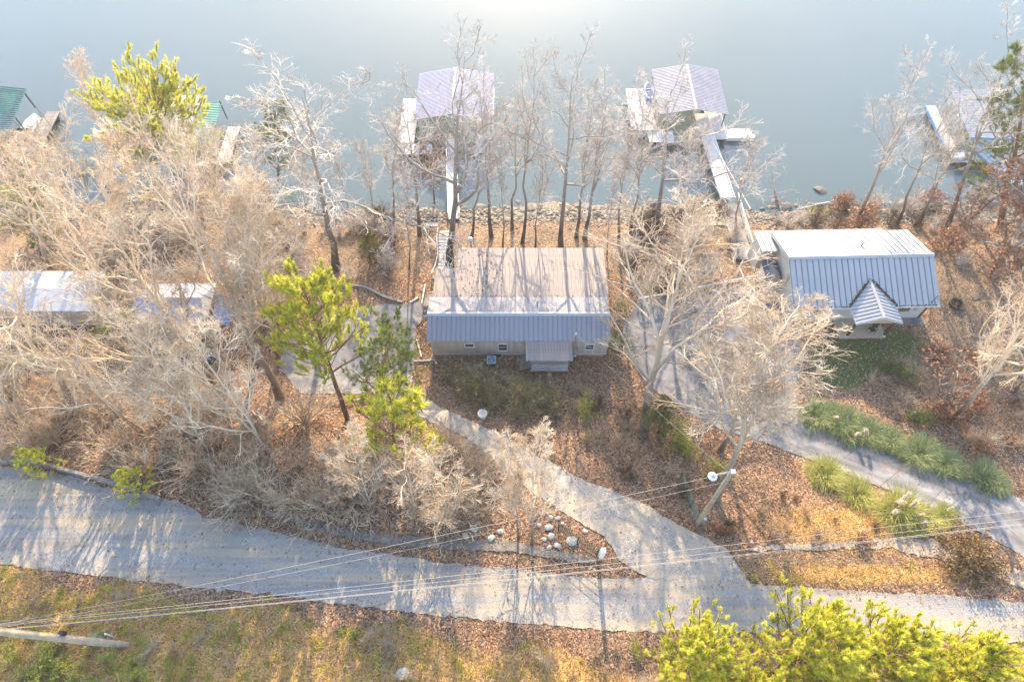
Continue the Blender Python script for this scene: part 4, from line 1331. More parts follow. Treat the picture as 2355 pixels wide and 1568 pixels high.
def kids(r, P, Rr, K, t0, t1, ang, spread, L, n, wig, up, rr, rmin, taper=.55):
    N, m, _ = P.shape
    t = t0 + (t1 - t0) * (np.arange(K)[None] + r.random((N, K))) / K
    fi = t * (m - 1); i0 = np.clip(fi.astype(int), 0, m - 2); fr = (fi - i0)[..., None]
    ar = np.arange(N)[:, None]
    base = P[ar, i0] * (1 - fr) + P[ar, i0 + 1] * fr
    tg = P[ar, i0 + 1] - P[ar, i0]; tg /= np.linalg.norm(tg, axis=2, keepdims=True) + 1e-9
    rad = Rr[ar, i0] * (1 - fr[..., 0]) + Rr[ar, i0 + 1] * fr[..., 0]
    v = r.normal(size=(N, K, 3))
    az = (np.arange(K) * 2.39996)[None] + r.random((N, 1)) * 6.28 + r.normal(0, .35, (N, K))
    a1 = np.cross(tg, np.array([.31, .17, .93])); a1 /= np.linalg.norm(a1, axis=2, keepdims=True) + 1e-9
    a2 = np.cross(tg, a1)
    pp = a1 * np.cos(az)[..., None] + a2 * np.sin(az)[..., None]
    a = ang + spread * r.normal(size=(N, K, 1))
    d = np.cos(a) * tg + np.sin(a) * pp
    ln = L.reshape(N, 1) * (1 - taper * (t - t0) / (t1 - t0 + 1e-9)) * r.uniform(.6, 1.25, (N, K))
    d = d.reshape(-1, 3); ln = ln.ravel(); p = base.reshape(-1, 3)
    out = [p]
    for j in range(1, n):
        d = d + wig * r.normal(size=d.shape) + np.array([0, 0, up])
        d /= np.linalg.norm(d, axis=1, keepdims=True)
        p = p + d * (ln / (n - 1))[:, None]
        out.append(p)
    C = np.stack(out, 1)
    r0 = np.maximum(np.minimum(rad.ravel() * .8, rr * ln), rmin)
    CR = np.maximum(r0[:, None] * np.linspace(1, .35, n)[None], rmin * .8)
    return C, CR, ln


def bare_tree(seed, H=16., clear=.35, limbs=12, l1=.42, a1=.8, up1=.10, br=8, tw=7, fine=5, wig=.16, r0=.24, fork=None, twr=.0140, crook=.03, ln2=.46, ln3=.52, ln4=.62, upf=.05):
    """trunk+limbs mesh and crown (branches, twigs) mesh in a frame with the trunk along z"""
    r = np.random.default_rng(seed)
    n = 12
    z = np.linspace(0, H * .96, n)
    off = np.cumsum(r.normal(0, crook * H / n * 2.2, (n, 2)), axis=0); off -= off[0]
    off -= np.linspace(0, 1, n)[:, None] * off[-1] * .8
    trunk = np.column_stack([off, z])[None]
    tr = (r0 * (1 - .93 * np.linspace(0, 1, n) ** .85))[None]
    tr[0, 0] *= 1.45; tr[0, 1] *= 1.08
    trunk[0, 0, 2] = -.5
    P1, R1, L1 = kids(r, trunk, tr, limbs, clear, .98, a1, .16, np.array([H * l1]), 9, wig, up1, .020, .03, taper=.6)
    if fork:
        for (t_, az, an, ll) in fork:
            i = int(t_ * (n - 1)); b = trunk[0, i]
            d = np.array([math.cos(az) * math.sin(an), math.sin(az) * math.sin(an), math.cos(an)])
            pts = [b]
            for j in range(8):
                d = d + r.normal(0, wig * .7, 3) + np.array([0, 0, .07]); d /= np.linalg.norm(d)
                pts.append(pts[-1] + d * ll * H / 8)
            P1 = np.concatenate([P1, np.array(pts)[None]]); R1 = np.concatenate([R1, (tr[0, i] * .72 * np.linspace(1, .15, 9))[None]]); L1 = np.append(L1, ll * H)
    P2, R2, L2 = kids(r, P1, R1, br, .16, 1., .72, .2, L1 * ln2, 6, wig * 1.1, upf, .0155, .019)
    P3, R3, L3 = kids(r, P2, R2, tw, .12, 1., .62, .2, L2 * ln3 + .15, 5, wig * .95, upf, .011, twr)
    P4, R4, L4 = kids(r, P3, R3, fine, .1, 1., .58, .22, L3 * ln4 + .1, 3, wig * .8, upf, .009, twr * .62)
    tv, tf = join([tubes(trunk, tr, 9), tubes(P1, R1, 6)])
    cv, cf = join([tubes(P2, R2, 4), tubes(P3, R3, 3), tubes(P4, R4, 3)])
    return dict(H=H, tv=tv, tf=tf, cv=cv, cf=cf, tips=P4[:, -1], tipd=P4[:, -1] - P4[:, 0])


def leaf_quads(r, pts, size, tint=None, upward=.3, n_per=1, jit=.12):
    P = np.repeat(pts, n_per, 0) + r.normal(0, jit, (len(pts) * n_per, 3))
    N = len(P)
    nrm = r.normal(size=(N, 3)) + np.array([0, 0, upward * 3]); nrm /= np.linalg.norm(nrm, axis=1, keepdims=True)
    a = np.cross(nrm, r.normal(size=(N, 3))); a /= np.linalg.norm(a, axis=1, keepdims=True) + 1e-9
    b = np.cross(nrm, a)
    s = size * r.uniform(.6, 1.3, (N, 1))
    V = np.stack([P - a * s, P - b * s * .55, P + a * s, P + b * s * .55], 1).reshape(-1, 3)
    f = np.arange(N * 4).reshape(N, 4)
    tn = np.repeat(np.clip(r.normal(.5, .22, N), 0, 1) if tint is None else tint, 4)
    return V, f, tn


def needle_tufts(r, pts, dirs, nper, ln, wd, spread=.9, tint_mu=None, back=.8):
    N = len(pts)
    D = np.repeat(dirs / (np.linalg.norm(dirs, axis=1, keepdims=True) + 1e-9), nper, 0)
    P = np.repeat(pts, nper, 0) - D * (r.random((N * nper, 1)) * ln * back)
    d = D + spread * r.normal(size=D.shape); d /= np.linalg.norm(d, axis=1, keepdims=True)
    s = np.cross(d, r.normal(size=d.shape)); s /= np.linalg.norm(s, axis=1, keepdims=True) + 1e-9
    L = ln * r.uniform(.65, 1.15, (len(P), 1))
    V = np.stack([P - s * wd, P + s * wd, P + d * L], 1).reshape(-1, 3)
    f = np.arange(len(P) * 3).reshape(-1, 3)
    mu = np.full(N, .55) if tint_mu is None else tint_mu
    tn = np.repeat(np.clip(np.repeat(mu, nper) + r.normal(0, .14, len(P)), 0, 1), 3)
    return V, f, tn


PROTO = {}


def proto_bare(key, trunkmat, twigmat, leaves=0, **kw):
    d = bare_tree(**kw)
    t = mesh_np('trunk', d['tv'], d['tf'], trunkmat, True)
    c = mesh_np('crown', d['cv'], d['cf'], twigmat, True)
    e = [('trunk', t), ('crown', c)]
    if leaves:
        r = np.random.default_rng(kw['seed'] + 99)
        pk = d['tips'][r.random(len(d['tips'])) < leaves]
        v, f, tn = leaf_quads(r, pk, .085, n_per=2)
        e.append(('leaves', mesh_np('leaves', v, f, 'leaf_brown', False, {'tint': tn})))
    PROTO[key] = (d['H'], e, kw)


# tall shore-side hardwoods (haze-greyed twigs), pale crooked sycamores, vase-shaped yard trees, saplings
proto_bare('shore1', 'bark_dark', 'twig_grey_haze', seed=1, H=18, clear=.38, limbs=12, l1=.42, a1=.8, br=8, tw=6, fine=4, r0=.25)
proto_bare('shore2', 'bark_dark', 'twig_grey_haze', seed=2, H=18, clear=.40, limbs=11, l1=.38, a1=.7, br=8, tw=6, fine=4, r0=.22, fork=[(.45, .3, .45, .42)])
proto_bare('shore3', 'bark_dark', 'twig_grey_haze', seed=3, H=17, clear=.42, limbs=11, l1=.36, a1=.75, br=8, tw=6, fine=4, r0=.2, crook=.05)
proto_bare('oak', 'bark_dark', 'twig_grey_haze', seed=4, H=19, clear=.30, limbs=12, l1=.44, a1=.95, br=8, tw=6, fine=3, r0=.33, wig=.22, fork=[(.45, 2.6, .5, .5), (.5, -.4, .45, .48)])
proto_bare('syc1', 'bark_pale', 'twig_warm', seed=5, H=18, clear=.34, limbs=12, l1=.48, a1=0.68, br=8, tw=7, fine=4, r0=0.28, wig=0.2, fork=[(.40, 2.9, .5, .5), (.48, .2, .6, .48)], crook=.04)
proto_bare('syc2', 'bark_pale', 'twig_warm', seed=6, H=18, clear=.30, limbs=13, l1=.46, a1=0.66, br=8, tw=7, fine=4, r0=0.27, wig=0.18, fork=[(.35, 3.4, .55, .5)], crook=.04)
proto_bare('sycg', 'bark_dark', 'twig_grey_haze', seed=7, H=18, clear=.42, limbs=10, l1=.48, a1=.9, br=7, tw=7, fine=4, r0=0.2, wig=.28, fork=[(.45, 2.7, .7, .5), (.5, .1, .6, .45)], twr=.016)
proto_bare('vase1', 'bark_pale', 'twig_warm', seed=8, H=14, clear=.26, limbs=17, l1=.50, a1=.8, br=9, tw=7, fine=4, r0=0.17, wig=.17, up1=.12, upf=.07)
proto_bare('vase2', 'bark_pale', 'twig_warm', seed=9, H=14, clear=.24, limbs=18, l1=.54, a1=.85, br=9, tw=7, fine=4, r0=0.16, wig=.16, up1=.14, upf=.09)
proto_bare('sap1', 'bark_pale', 'twig_warm', seed=10, H=9, clear=.12, limbs=14, l1=.46, a1=.65, br=7, tw=7, fine=4, r0=0.08, wig=.12, up1=.1, upf=.05)
proto_bare('sap2', 'bark_pale', 'twig_tan', seed=12, H=8, clear=.06, limbs=16, l1=.55, a1=.8, br=7, tw=6, fine=4, r0=.085, wig=.14, up1=.08, upf=.03)
proto_bare('thin1', 'bark_dark', 'twig_grey_haze', seed=13, H=13, clear=.40, limbs=11, l1=.32, a1=.65, br=6, tw=6, fine=4, r0=.11, crook=.05)
proto_bare('rust_oak', 'bark_dark', 'twig_dark', leaves=.85, seed=14, H=12, clear=.12, limbs=15, l1=.42, a1=.95, br=7, tw=6, fine=4, r0=.2)
proto_bare('rust_few', 'bark_dark', 'twig_dark', leaves=.30, seed=15, H=5, clear=.1, limbs=10, l1=.5, a1=.8, br=5, tw=4, fine=3, r0=.06)
proto_bare('dead', 'driftwood', 'driftwood', seed=16, H=7, clear=.2, limbs=7, l1=.35, a1=1.2, br=3, tw=3, fine=1, r0=.2, up1=.05)


def proto_bush(key, seed, H, stems, mat, spread=.55, br=6, tw=4, leafmat=None, leafn=1, leafsize=.06):
    r = np.random.default_rng(seed)
    n = 6
    a = r.random(stems) * 6.283; lean = np.abs(r.normal(0, spread, stems))
    d = np.stack([np.cos(a) * np.sin(lean), np.sin(a) * np.sin(lean), np.cos(lean)], 1)
    p = np.stack([np.cos(a) * .25 * r.random(stems), np.sin(a) * .25 * r.random(stems), np.full(stems, -.15)], 1) * H / 3
    L = H * r.uniform(.6, 1.1, stems)
    pts = [p]
    for j in range(1, n):
        d = d + r.normal(0, .12, d.shape); d /= np.linalg.norm(d, axis=1, keepdims=True)
        p = p + d * (L / (n - 1))[:, None]; pts.append(p)
    P0 = np.stack(pts, 1); R0 = np.linspace(1, .4, n)[None] * (.010 * H + .006)
    R0 = np.repeat(R0, stems, 0)
    P1, R1, L1 = kids(r, P0, R0, br, .2, 1, .6, .2, L * .4, 4, .16, .04, .02, .011)
    P2, R2, L2 = kids(r, P1, R1, tw, .1, 1, .65, .2, L1 * .5 + .08, 3, .18, .04, .02, .009)
    v, f = join([tubes(P0, R0, 3), tubes(P1, R1, 3), tubes(P2, R2, 3)])
    e = [('stems', mesh_np('stems', v, f, mat, True))]
    if leafmat:
        v, f, tn = leaf_quads(r, P2[:, -1], leafsize, n_per=leafn, jit=.1 * H / 2)
        e.append(('leaves', mesh_np('leaves', v, f, leafmat, False, {'tint': tn})))
    PROTO[key] = (H, e, {})


proto_bush('brush1', 31, 3.2, 26, 'twig_tan')
proto_bush('brush2', 32, 2.6, 30, 'twig_warm', .7)
proto_bush('brush3', 33, 2.2, 26, 'twig_dark', .6)
proto_bush('brush_grey', 34, 3.0, 22, 'twig_grey_haze', .5)
proto_bush('privet', 35, 2.2, 26, 'twig_tan', .6, leafmat='needle_olive', leafn=2, leafsize=.05)
proto_bush('vine', 36, 2.0, 16, 'twig_tan', .8, leafmat='ivy', leafn=3, leafsize=.07)
proto_bush('evergreen', 37, 2.0, 18, 'twig_dark', .45, leafmat='needle_dark', leafn=5, leafsize=.07)
proto_bush('bronze', 38, 1.8, 40, 'twig_dark', .9, leafmat='bush_brown', leafn=4, leafsize=.06)
proto_bush('rust', 39, 1.8, 16, 'twig_dark', .6, leafmat='leaf_brown', leafn=2, leafsize=.08)


def proto_pine(key, seed, H=14, clear=.35, limbs=40, l1=.30, a1=1.05, br=9, tw=4, nper=26, ln=.24, wd=.010, mat='needle', r0=.2, up1=.06, cone=.4, spread=.6, upf=.14, back=.8, lift=.45, bark='bark_pine'):
    r = np.random.default_rng(seed)
    n = 12
    z = np.linspace(0, H * .97, n)
    off = np.cumsum(r.normal(0, .035, (n, 2)), axis=0) * H / 14; off -= off[0]
    trunk = np.column_stack([off, z])[None]; trunk[0, 0, 2] = -.5
    tr = (r0 * (1 - .9 * np.linspace(0, 1, n)))[None]
    P1, R1, L1 = kids(r, trunk, tr, limbs, clear, .99, a1, .15, np.array([H * l1]), 7, .10, up1, .016, .018, taper=1 - cone)
    P2, R2, L2 = kids(r, P1, R1, br, .22, 1., .7, .18, L1 * .38 + .12, 4, .12, upf, .014, .012)
    P3, R3, L3 = kids(r, P2, R2, tw, .3, 1., .55, .2, L2 * .4 + .12, 3, .10, .14, .014, .009)
    tips = np.concatenate([P3[:, -1], P2[:, -1], P1[:, -1]])
    dirs = np.concatenate([P3[:, -1] - P3[:, -2], P2[:, -1] - P2[:, -2], P1[:, -1] - P1[:, -2]])
    dirs = dirs / np.linalg.norm(dirs, axis=1, keepdims=True) + np.array([0, 0, lift])
    mu = np.clip(r.normal(.64, .2, len(tips)), .05, .95)
    v, f, tn = needle_tufts(r, tips, dirs, nper, ln, wd, spread, mu, back)
    tv, tf = join([tubes(trunk, tr, 8), tubes(P1, R1, 4), tubes(P2, R2, 3)])
    e = [('trunk', mesh_np('trunk', tv, tf, bark, True)), ('needles', mesh_np('needles', v, f, mat, False, {'tint': tn}))]
    PROTO[key] = (H, e, {})


proto_pine('pine1', 51, limbs=60, br=6, tw=2, l1=.33, nper=100, ln=.27, wd=.012, upf=.22, spread=.42, back=2.4, lift=.8)
proto_pine('pine2', 52, H=14, clear=.42, limbs=62, l1=.36, cone=.85, a1=1.0, br=8, tw=2, nper=120, ln=.28, wd=.013, upf=.22, spread=.5, back=2.8, lift=.8)
proto_pine('pine_near', 53, H=12, clear=.25, limbs=78, l1=.36, br=6, tw=2, nper=100, ln=.25, wd=.009, cone=.35, a1=.95, spread=.42, upf=.25, back=2.4, lift=.9)
proto_pine('pine_dull', 54, H=12, clear=.2, limbs=34, l1=.28, mat='needle_dark', nper=22)
proto_pine('pine_small', 55, H=4, clear=.05, limbs=22, l1=.42, br=5, tw=3, nper=20, ln=.2, wd=.012, r0=.06, cone=.25, a1=1.1)
proto_pine('cedar', 56, H=5, clear=.02, limbs=46, l1=.26, br=6, tw=3, nper=20, ln=.12, wd=.012, mat='needle_olive', r0=.09, cone=.2, a1=1.0)


def plant(key, name, label, cat, base, top=None, width=1.0, height=None, group=None, rz=None, r=None):
    """a tree or bush standing at base (world point), its tip towards top, copied from a prototype's meshes"""
    H, parts, _ = PROTO[key]
    o = link(bpy.data.objects.new(name, None))
    o.empty_display_size = .3
    o.location = base
    if top is not None:
        d = Vector(top) - Vector(base)
        h = d.length
        q = Vector((0, 0, 1)).rotation_difference(d.normalized())
    else:
        h = height; q = Vector((0, 0, 1)).rotation_difference(Vector((random.gauss(0, .05), random.gauss(0, .05), 1)).normalized())
    az = random.uniform(0, 6.283) if rz is None else rz
    o.rotation_euler = (q.to_matrix() @ Matrix.Rotation(az, 3, 'Z')).to_euler()
    s = h / H
    o.scale = (s * width, s * width, s)
    tag(o, label, cat, group)
    for nm, me in parts:
        inst(nm, me, o)
    return o


def tree(key, name, label, b, tp, width=1.0, lean=0.0, group=None, rz=None, cat='tree', hmax=19.0):
    """b: where its foot stands, tp: where its tip shows; the tip is in the upright plane through the foot (plus lean)"""
    base = G(*b)
    base.z -= .05
    top = at_y(tp[0], tp[1], base.y + lean)
    if base.y < 24:
        hmax = min(hmax, 12.5)
    if key.startswith('sap') and base.y < 24:
        hmax = min(hmax, 8.0)
    if top.z - base.z > hmax:            # too tall for its kind: it leans downhill, towards the lake
        top = at_z(tp[0], tp[1], base.z + hmax)
    return plant(key, name, label, cat, base, top, width, group=group, rz=rz)


TREES = [
    # --- along the shore, left to right
    ('syc1', 'bare_tree', 'pale bare tree over the water left of the yellow-green lakeside pine', (262, 372), (172, 140), 1.0),
    ('sycg', 'bare_tree', 'bare tree with crooked white limbs on a long dark leaning trunk', (772, 618), (688, 200), 1.75),
    ('thin1', 'bare_tree', 'thin dark leaning trunk in front of open water between sycamore and oak', (872, 532), (828, 330), .7),
    ('thin1', 'bare_tree', 'slim grey double-branched tree behind the brush at the shore', (806, 505), (765, 330), .8),
    ('thin1', 'bare_tree', 'lone slender trunk standing in leaf litter left of the bank stair', (941, 620), (932, 395), .8),
    ('oak', 'bare_tree', 'biggest bare oak hiding the striped-roof dock beside the bank stair', (1035, 612), (1070, 105), 1.0),
    ('shore2', 'bare_tree', 'bare tree with dark trunk just right of the bank stair', (1130, 545), (1106, 190), .9),
    ('thin1', 'bare_tree', 'thin straight trunk rising at the lean-to roof edge', (1156, 574), (1150, 330), .8),
    ('shore3', 'bare_tree', 'crooked dark-trunked tree with high crown behind the lean-to', (1200, 560), (1238, 115), .75),
    ('thin1', 'bare_tree', 'small wavy tree right beside the crooked dark-trunked tree', (1231, 570), (1250, 350), .9),
    ('shore1', 'bare_tree', 'forked bare tree with stout trunk behind the middle of the lean-to roof', (1290, 572), (1318, 150), 1.0),
    ('shore2', 'bare_tree', 'bare tree leaning right with open crown near the lean-to corner', (1345, 548), (1400, 185), .9),
    ('thin1', 'bare_tree', 'spindly tree at the right rear corner of the lean-to', (1395, 592), (1408, 420), .8),
    ('shore3', 'bare_tree', 'mossy straight trunk with light crown left of the silver-roofed dock', (1450, 552), (1478, 210), .8),
    ('shore1', 'bare_tree', 'bushy-crowned bare tree in front of the silver-roofed dock', (1510, 535), (1545, 190), 1.15),
    ('thin1', 'bare_tree', 'thin brownish tree between the silver-roofed dock and the plank gangway', (1552, 545), (1580, 300), 1.0),
    ('thin1', 'bare_tree', 'thin dark tree crossing the foot of the plank gangway', (1688, 548), (1730, 320), 1.2),
    ('shore2', 'bare_tree', 'tall leaning twin-trunked bare tree behind the stucco house', (1970, 522), (2122, 135), .95),
    ('shore3', 'bare_tree', 'slimmer bare tree leaning beside the twin-trunked one', (2062, 515), (2190, 235), .9),
    ('shore1', 'bare_tree', 'tall bare tree leaning right over the blue-trimmed dock', (2170, 535), (2330, 90), .95),
    ('shore2', 'bare_tree', 'bare tree with many fine twigs just left of the blue-trimmed dock', (2110, 520), (2235, 255), 1.0),
    ('thin1', 'bare_tree', 'low bare tree at the rocky point by the blue-railed gangway', (2250, 480), (2372, 300), 1.0),
    ('shore1', 'bare_tree', 'bare tree close behind the big oak, its crown over the bench', (965, 540), (935, 235), .9),
    ('thin1', 'bare_tree', 'thin whitish tree at the water left of the bench', (905, 515), (905, 270), 1.1),
    ('thin1', 'bare_tree', 'thin whitish tree right of the oak crown, before the dock walkway', (1085, 545), (1140, 250), 1.1),
    ('shore3', 'bare_tree', 'whitish-twigged tree between the two dark trunks right of the stair', (1178, 525), (1190, 240), .9),
    ('shore2', 'bare_tree', 'whitish-twigged tree behind the stout forked trunk', (1325, 545), (1360, 230), .9),
    ('thin1', 'bare_tree', 'whitish-twigged slim tree left of the mossy straight trunk', (1422, 555), (1445, 290), 1.2),
    ('shore3', 'bare_tree', 'light bare tree crossing the lower left of the silver-roofed dock', (1590, 528), (1612, 280), .9),
    ('thin1', 'bare_tree', 'light bare tree at the water left of the crooked white-limbed tree', (600, 490), (585, 300), 1.2),
    ('thin1', 'bare_tree', 'light bare tree at the water just behind the crooked white-limbed tree', (702, 520), (690, 330), 1.2),
    # --- dense stand at the left
    ('syc2', 'bare_tree', 'massive pale tree leaning left from beside the yellow-green roadside pine', (642, 918), (370, 330), .95),
    ('syc1', 'bare_tree', 'pale forked tree standing over the small grey-blue cabin', (505, 905), (215, 470), 1.0),
    ('syc2', 'bare_tree', 'pale leaning tree in front of the white-roofed cabin', (185, 940), (-70, 600), 1.0),
    ('syc1', 'bare_tree', 'pale tall tree between the two cabins', (280, 800), (120, 330), .9),
    ('syc2', 'bare_tree', 'pale tree rising behind the grey-blue cabin towards the lake', (560, 690), (470, 330), .95),
    ('syc1', 'bare_tree', 'pale tree behind the white-roofed cabin near the lake', (120, 640), (10, 310), .9),
    ('sap1', 'bare_tree', 'low twiggy tree on the lake side of the left stand, by the green pine', (330, 560), (290, 310), 1.25),
    ('shore1', 'bare_tree', 'grey twiggy tree between green pine and planked dock', (470, 560), (440, 320), 1.1),
    ('sap1', 'bare_tree', 'wide twiggy small tree at the far left shore', (90, 520), (40, 320), 1.4),
    ('syc1', 'bare_tree', 'pale tree overhanging the gravel road at the far left', (60, 1010), (-130, 720), 1.0),
    ('vase1', 'bare_tree', 'bare slanting tree above the roadside timbers', (500, 1062), (330, 760), 1.0),
    ('vase2', 'bare_tree', 'bare slanting tree nearest the leafy road bank', (636, 1078), (430, 760), 1.0),
    ('syc2', 'bare_tree', 'pale crooked tree low over the roadside green shrubs', (330, 1010), (80, 760), 1.0),
    ('vase1', 'bare_tree', 'fine-twigged tree behind the big leaning one', (610, 740), (560, 430), 1.0),
    ('vase2', 'bare_tree', 'fine-twigged tree right of the small grey-blue cabin', (640, 820), (560, 560), 1.0),
    ('vase1', 'bare_tree', 'fine-twigged tree on the slope below the grey-blue cabin', (420, 930), (250, 690), 1.1),
    # --- yard trees
    ('vase1', 'bare_tree', 'vase-shaped bare tree with dark trunk between mobile home and concrete pad', (1480, 1002), (1578, 500), 1.7),
    ('vase2', 'bare_tree', 'wide bare tree leaning behind the wooden lamp pole', (1648, 1150), (1800, 700), 1.55),
    ('vase1', 'bare_tree', 'smaller bare trunk beside the concrete drive, under the wide tree', (1655, 1035), (1760, 790), 1.3),
    ('sap1', 'bare_tree', 'fan-shaped young tree left of the gravel driveway gate', (1222, 1248), (1228, 1000), 1.1),
    ('sap1', 'bare_tree', 'second fan-shaped young tree just left of the first one', (1192, 1235), (1165, 1020), 1.0),
    ('sap1', 'bare_tree', 'low fanned thicket tree on the bank above the stone gutter', (1032, 1225), (1005, 1040), 1.3),
    ('sap2', 'bare_tree', 'low spreading thicket tree left of the fanned one above the stone gutter', (960, 1205), (925, 1050), 1.1),
    ('sap1', 'bare_tree', 'bare young tree at the left end of the stone gutter', (860, 1185), (800, 1000), 1.1),
    ('syc1', 'bare_tree', 'bare tree leaning out from the right edge over the brown slope', (2195, 965), (2400, 680), .9),
    ('vase2', 'bare_tree', 'low bare tree at the right edge above the fire ring slope', (2330, 900), (2520, 700), 1.1),
]
for i, (key, nm, lb, b, tp, w) in enumerate(TREES):
    tree(key, nm, lb, b, tp, w, rz=(i * 1.7) % 6.28, group='bare winter trees')
tree('dead', 'dead_tree', 'bleached dead stub with broken branches on the rocky shore', (1790, 470), (1772, 385), 1.2)
tree('rust_oak', 'rusty_oak', 'oak still full of rusty brown leaves right of the stucco house', (2290, 640), (2390, 420), 1.5)
tree('rust_oak', 'rusty_oak', 'rusty-leaved oak at the right edge by the blue-railed gangway', (2370, 560), (2450, 380), 1.4)
tree('rust_few', 'rusty_oak', 'small tree with rusty leaves at the end of the lavender-roofed dock', (1000, 470), (985, 330), 1.1)
tree('rust_few', 'rusty_oak', 'orange-leaved sapling on the slope below the fire ring', (2170, 930), (2215, 830), 1.2)
# thick dark trunk crossing the right edge in front of the blue-railed gangway
tree('shore3', 'bare_tree', 'thick dark trunk leaning off the right edge in front of the blue-railed gangway', (2195, 545), (2600, 150), .8)

PINES = [
    ('pine2', 'yellow-green pine by the lake, left of the planked roof-deck dock', (362, 432), (346, 222), 1.3),
    ('pine1', 'yellow-green pine in front of the left concrete pad', (800, 965), (690, 630), 1.15),
    ('pine_dull', 'dull green pine leaning right over the left concrete pad', (862, 945), (905, 745), 1.0),
    ('pine_small', 'bright yellow young pine at the foot of the left concrete pad', (905, 1030), (905, 905), 1.2),
    ('pine_dull', 'dull green pine behind the crooked white-limbed tree', (640, 430), (628, 235), 1.0),
    ('pine_dull', 'dark green pine behind the white-roofed cabin', (95, 590), (60, 430), 1.2),
    ('pine_dull', 'olive pine at the right edge over the blue-trimmed dock', (2300, 520), (2372, 120), .95),
]
for i, (key, lb, b, tp, w) in enumerate(PINES):
    tree(key, 'pine_tree', lb, b, tp, w, rz=i * 1.1, group='pines', cat='pine tree')
for i, (tx, ty, hz, w_, lb) in enumerate(((1640, 1490, 10, 1.1, 'foreground pine top, leftmost one along the bottom edge'),
                                     (1935, 1465, 11, 1.15, 'foreground pine top, second from the left along the bottom edge'),
                                     (2105, 1478, 10.5, 1.1, 'foreground pine top, third from the left along the bottom edge'),
                                     (2310, 1520, 10, 1.1, 'foreground pine top in the lower right corner'),
                                     (1790, 1600, 9, 1.1, 'low foreground pine top between the first and second along the bottom edge'),
                                     (2215, 1600, 9, 1.1, 'low foreground pine top beside the corner one along the bottom edge'))):
    tq = at_z(tx, ty, hz + 5.0)
    bq = Vector((tq.x, tq.y - .3, float(terrain(tq.x, tq.y - .3)) - .1))
    plant('pine_near', 'pine_tree', lb, 'pine tree', bq, tq, w_, group='pines', rz=i * 1.7)
tree('cedar', 'cedar_tree', 'round olive cedar at the foot of the vase-shaped tree', (1515, 995), (1530, 915), 1.1, cat='cedar')
tree('cedar', 'cedar_tree', 'low grey-green cedar in the brush by the shore', (852, 605), (848, 530), 1.3, cat='cedar')
plant('pine_small', 'pine_sapling', 'yellow-green sapling at the roadside timbers, farthest left', 'sapling', G(115, 1082), height=3.4, width=1.2, rz=1)
plant('pine_small', 'pine_sapling', 'yellow-green sapling at the end of the roadside timbers', 'sapling', G(330, 1132), height=3.3, width=1.2, rz=2)
tree('cedar', 'cedar_tree', 'dark small cedar beside the teal-roofed dock', (105, 320), (100, 275), 1.4, cat='cedar')

# ------------------------------------------------------------------ bushes
def ok_ground(p, gap=.5):
    return not (bool(in_building(np.array(p.x), np.array(p.y), gap)) or bool(paved(np.array(p.x), np.array(p.y))))


def scatter_bush(keys, n, poly, h, label, group, name='bare_bush', cat='bush', w=(.8, 1.3)):
    xs = [p[0] for p in poly]; ys = [p[1] for p in poly]
    k = 0; tries = 0
    while k < n and tries < n * 30:
        tries += 1
        px, py = random.uniform(min(xs), max(xs)), random.uniform(min(ys), max(ys))
        if not bool(in_poly(np.array(px), np.array(py), poly)):
            continue
        p = G(px, py)
        if not ok_ground(p):
            continue
        p.z -= .05
        plant(random.choice(keys), name, label, cat, p, height=random.uniform(*h), width=random.uniform(*w), group=group)
        k += 1


LEFT = [(0, 900), (420, 880), (620, 960), (900, 960), (1100, 1060), (1230, 1180), (1000, 1215), (620, 1160), (460, 1140), (200, 1060), (0, 1040)]
scatter_bush(['brush1', 'brush2', 'brush2'], 80, LEFT, (2.2, 4.2), 'tan bare bush in the thicket above the gravel road', 'bare bushes of the roadside thicket')
scatter_bush(['brush_grey', 'brush2', 'brush1'], 42, [(0, 340), (300, 330), (560, 430), (700, 520), (640, 800), (380, 800), (300, 720), (0, 720)], (2.2, 4.2), 'pale bare bush under the trees of the left stand', 'bare bushes under the left stand')
scatter_bush(['brush_grey', 'brush3', 'brush_grey'], 30, [(640, 500), (900, 490), (900, 560), (1000, 600), (760, 660), (640, 640)], (1.6, 3.2), 'grey bare bush on the bank left of the stair', 'bare bushes on the left bank')
scatter_bush(['brush_grey', 'brush3'], 28, [(1400, 500), (1690, 490), (1700, 600), (1660, 650), (1480, 690), (1420, 620)], (1.8, 3.4), 'grey bare bush on the bank behind the concrete pad', 'bare bushes behind the concrete pad')
scatter_bush(['brush_grey', 'brush3', 'rust'], 30, [(1740, 480), (2100, 470), (2354, 440), (2354, 560), (2200, 620), (2140, 540), (1760, 520)], (1.4, 3.0), 'grey bare bush on the bank behind the stucco house', 'bare bushes behind the stucco house')
scatter_bush(['brush3', 'brush1', 'privet'], 26, [(1000, 900), (1320, 880), (1440, 960), (1560, 1040), (1600, 1170), (1440, 1110), (1250, 1010)], (.8, 1.9), 'low brown bush on the bank below the mobile home', 'low bushes below the mobile home')
scatter_bush(['privet'], 26, [(1030, 868), (1160, 860), (1290, 900), (1300, 950), (1180, 965), (1080, 925)], (1.4, 2.3), 'grey-green leafy bush in front of the mobile home', 'grey-green bushes in front of the mobile home', 'leafy_bush')
scatter_bush(['brush1', 'brush2', 'rust', 'brush3'], 24, [(2080, 800), (2354, 760), (2354, 1060), (2200, 1030), (2050, 970), (1950, 900)], (.8, 2.2), 'dry bush on the brown slope right of the stucco house', 'dry bushes on the right slope')
scatter_bush(['brush1', 'brush3', 'rust'], 16, [(1640, 1110), (1880, 1110), (2060, 1210), (2000, 1250), (1640, 1240)], (.5, 1.2), 'straw-coloured bush between lamp pole and concrete drive', 'dry bushes between the drives')
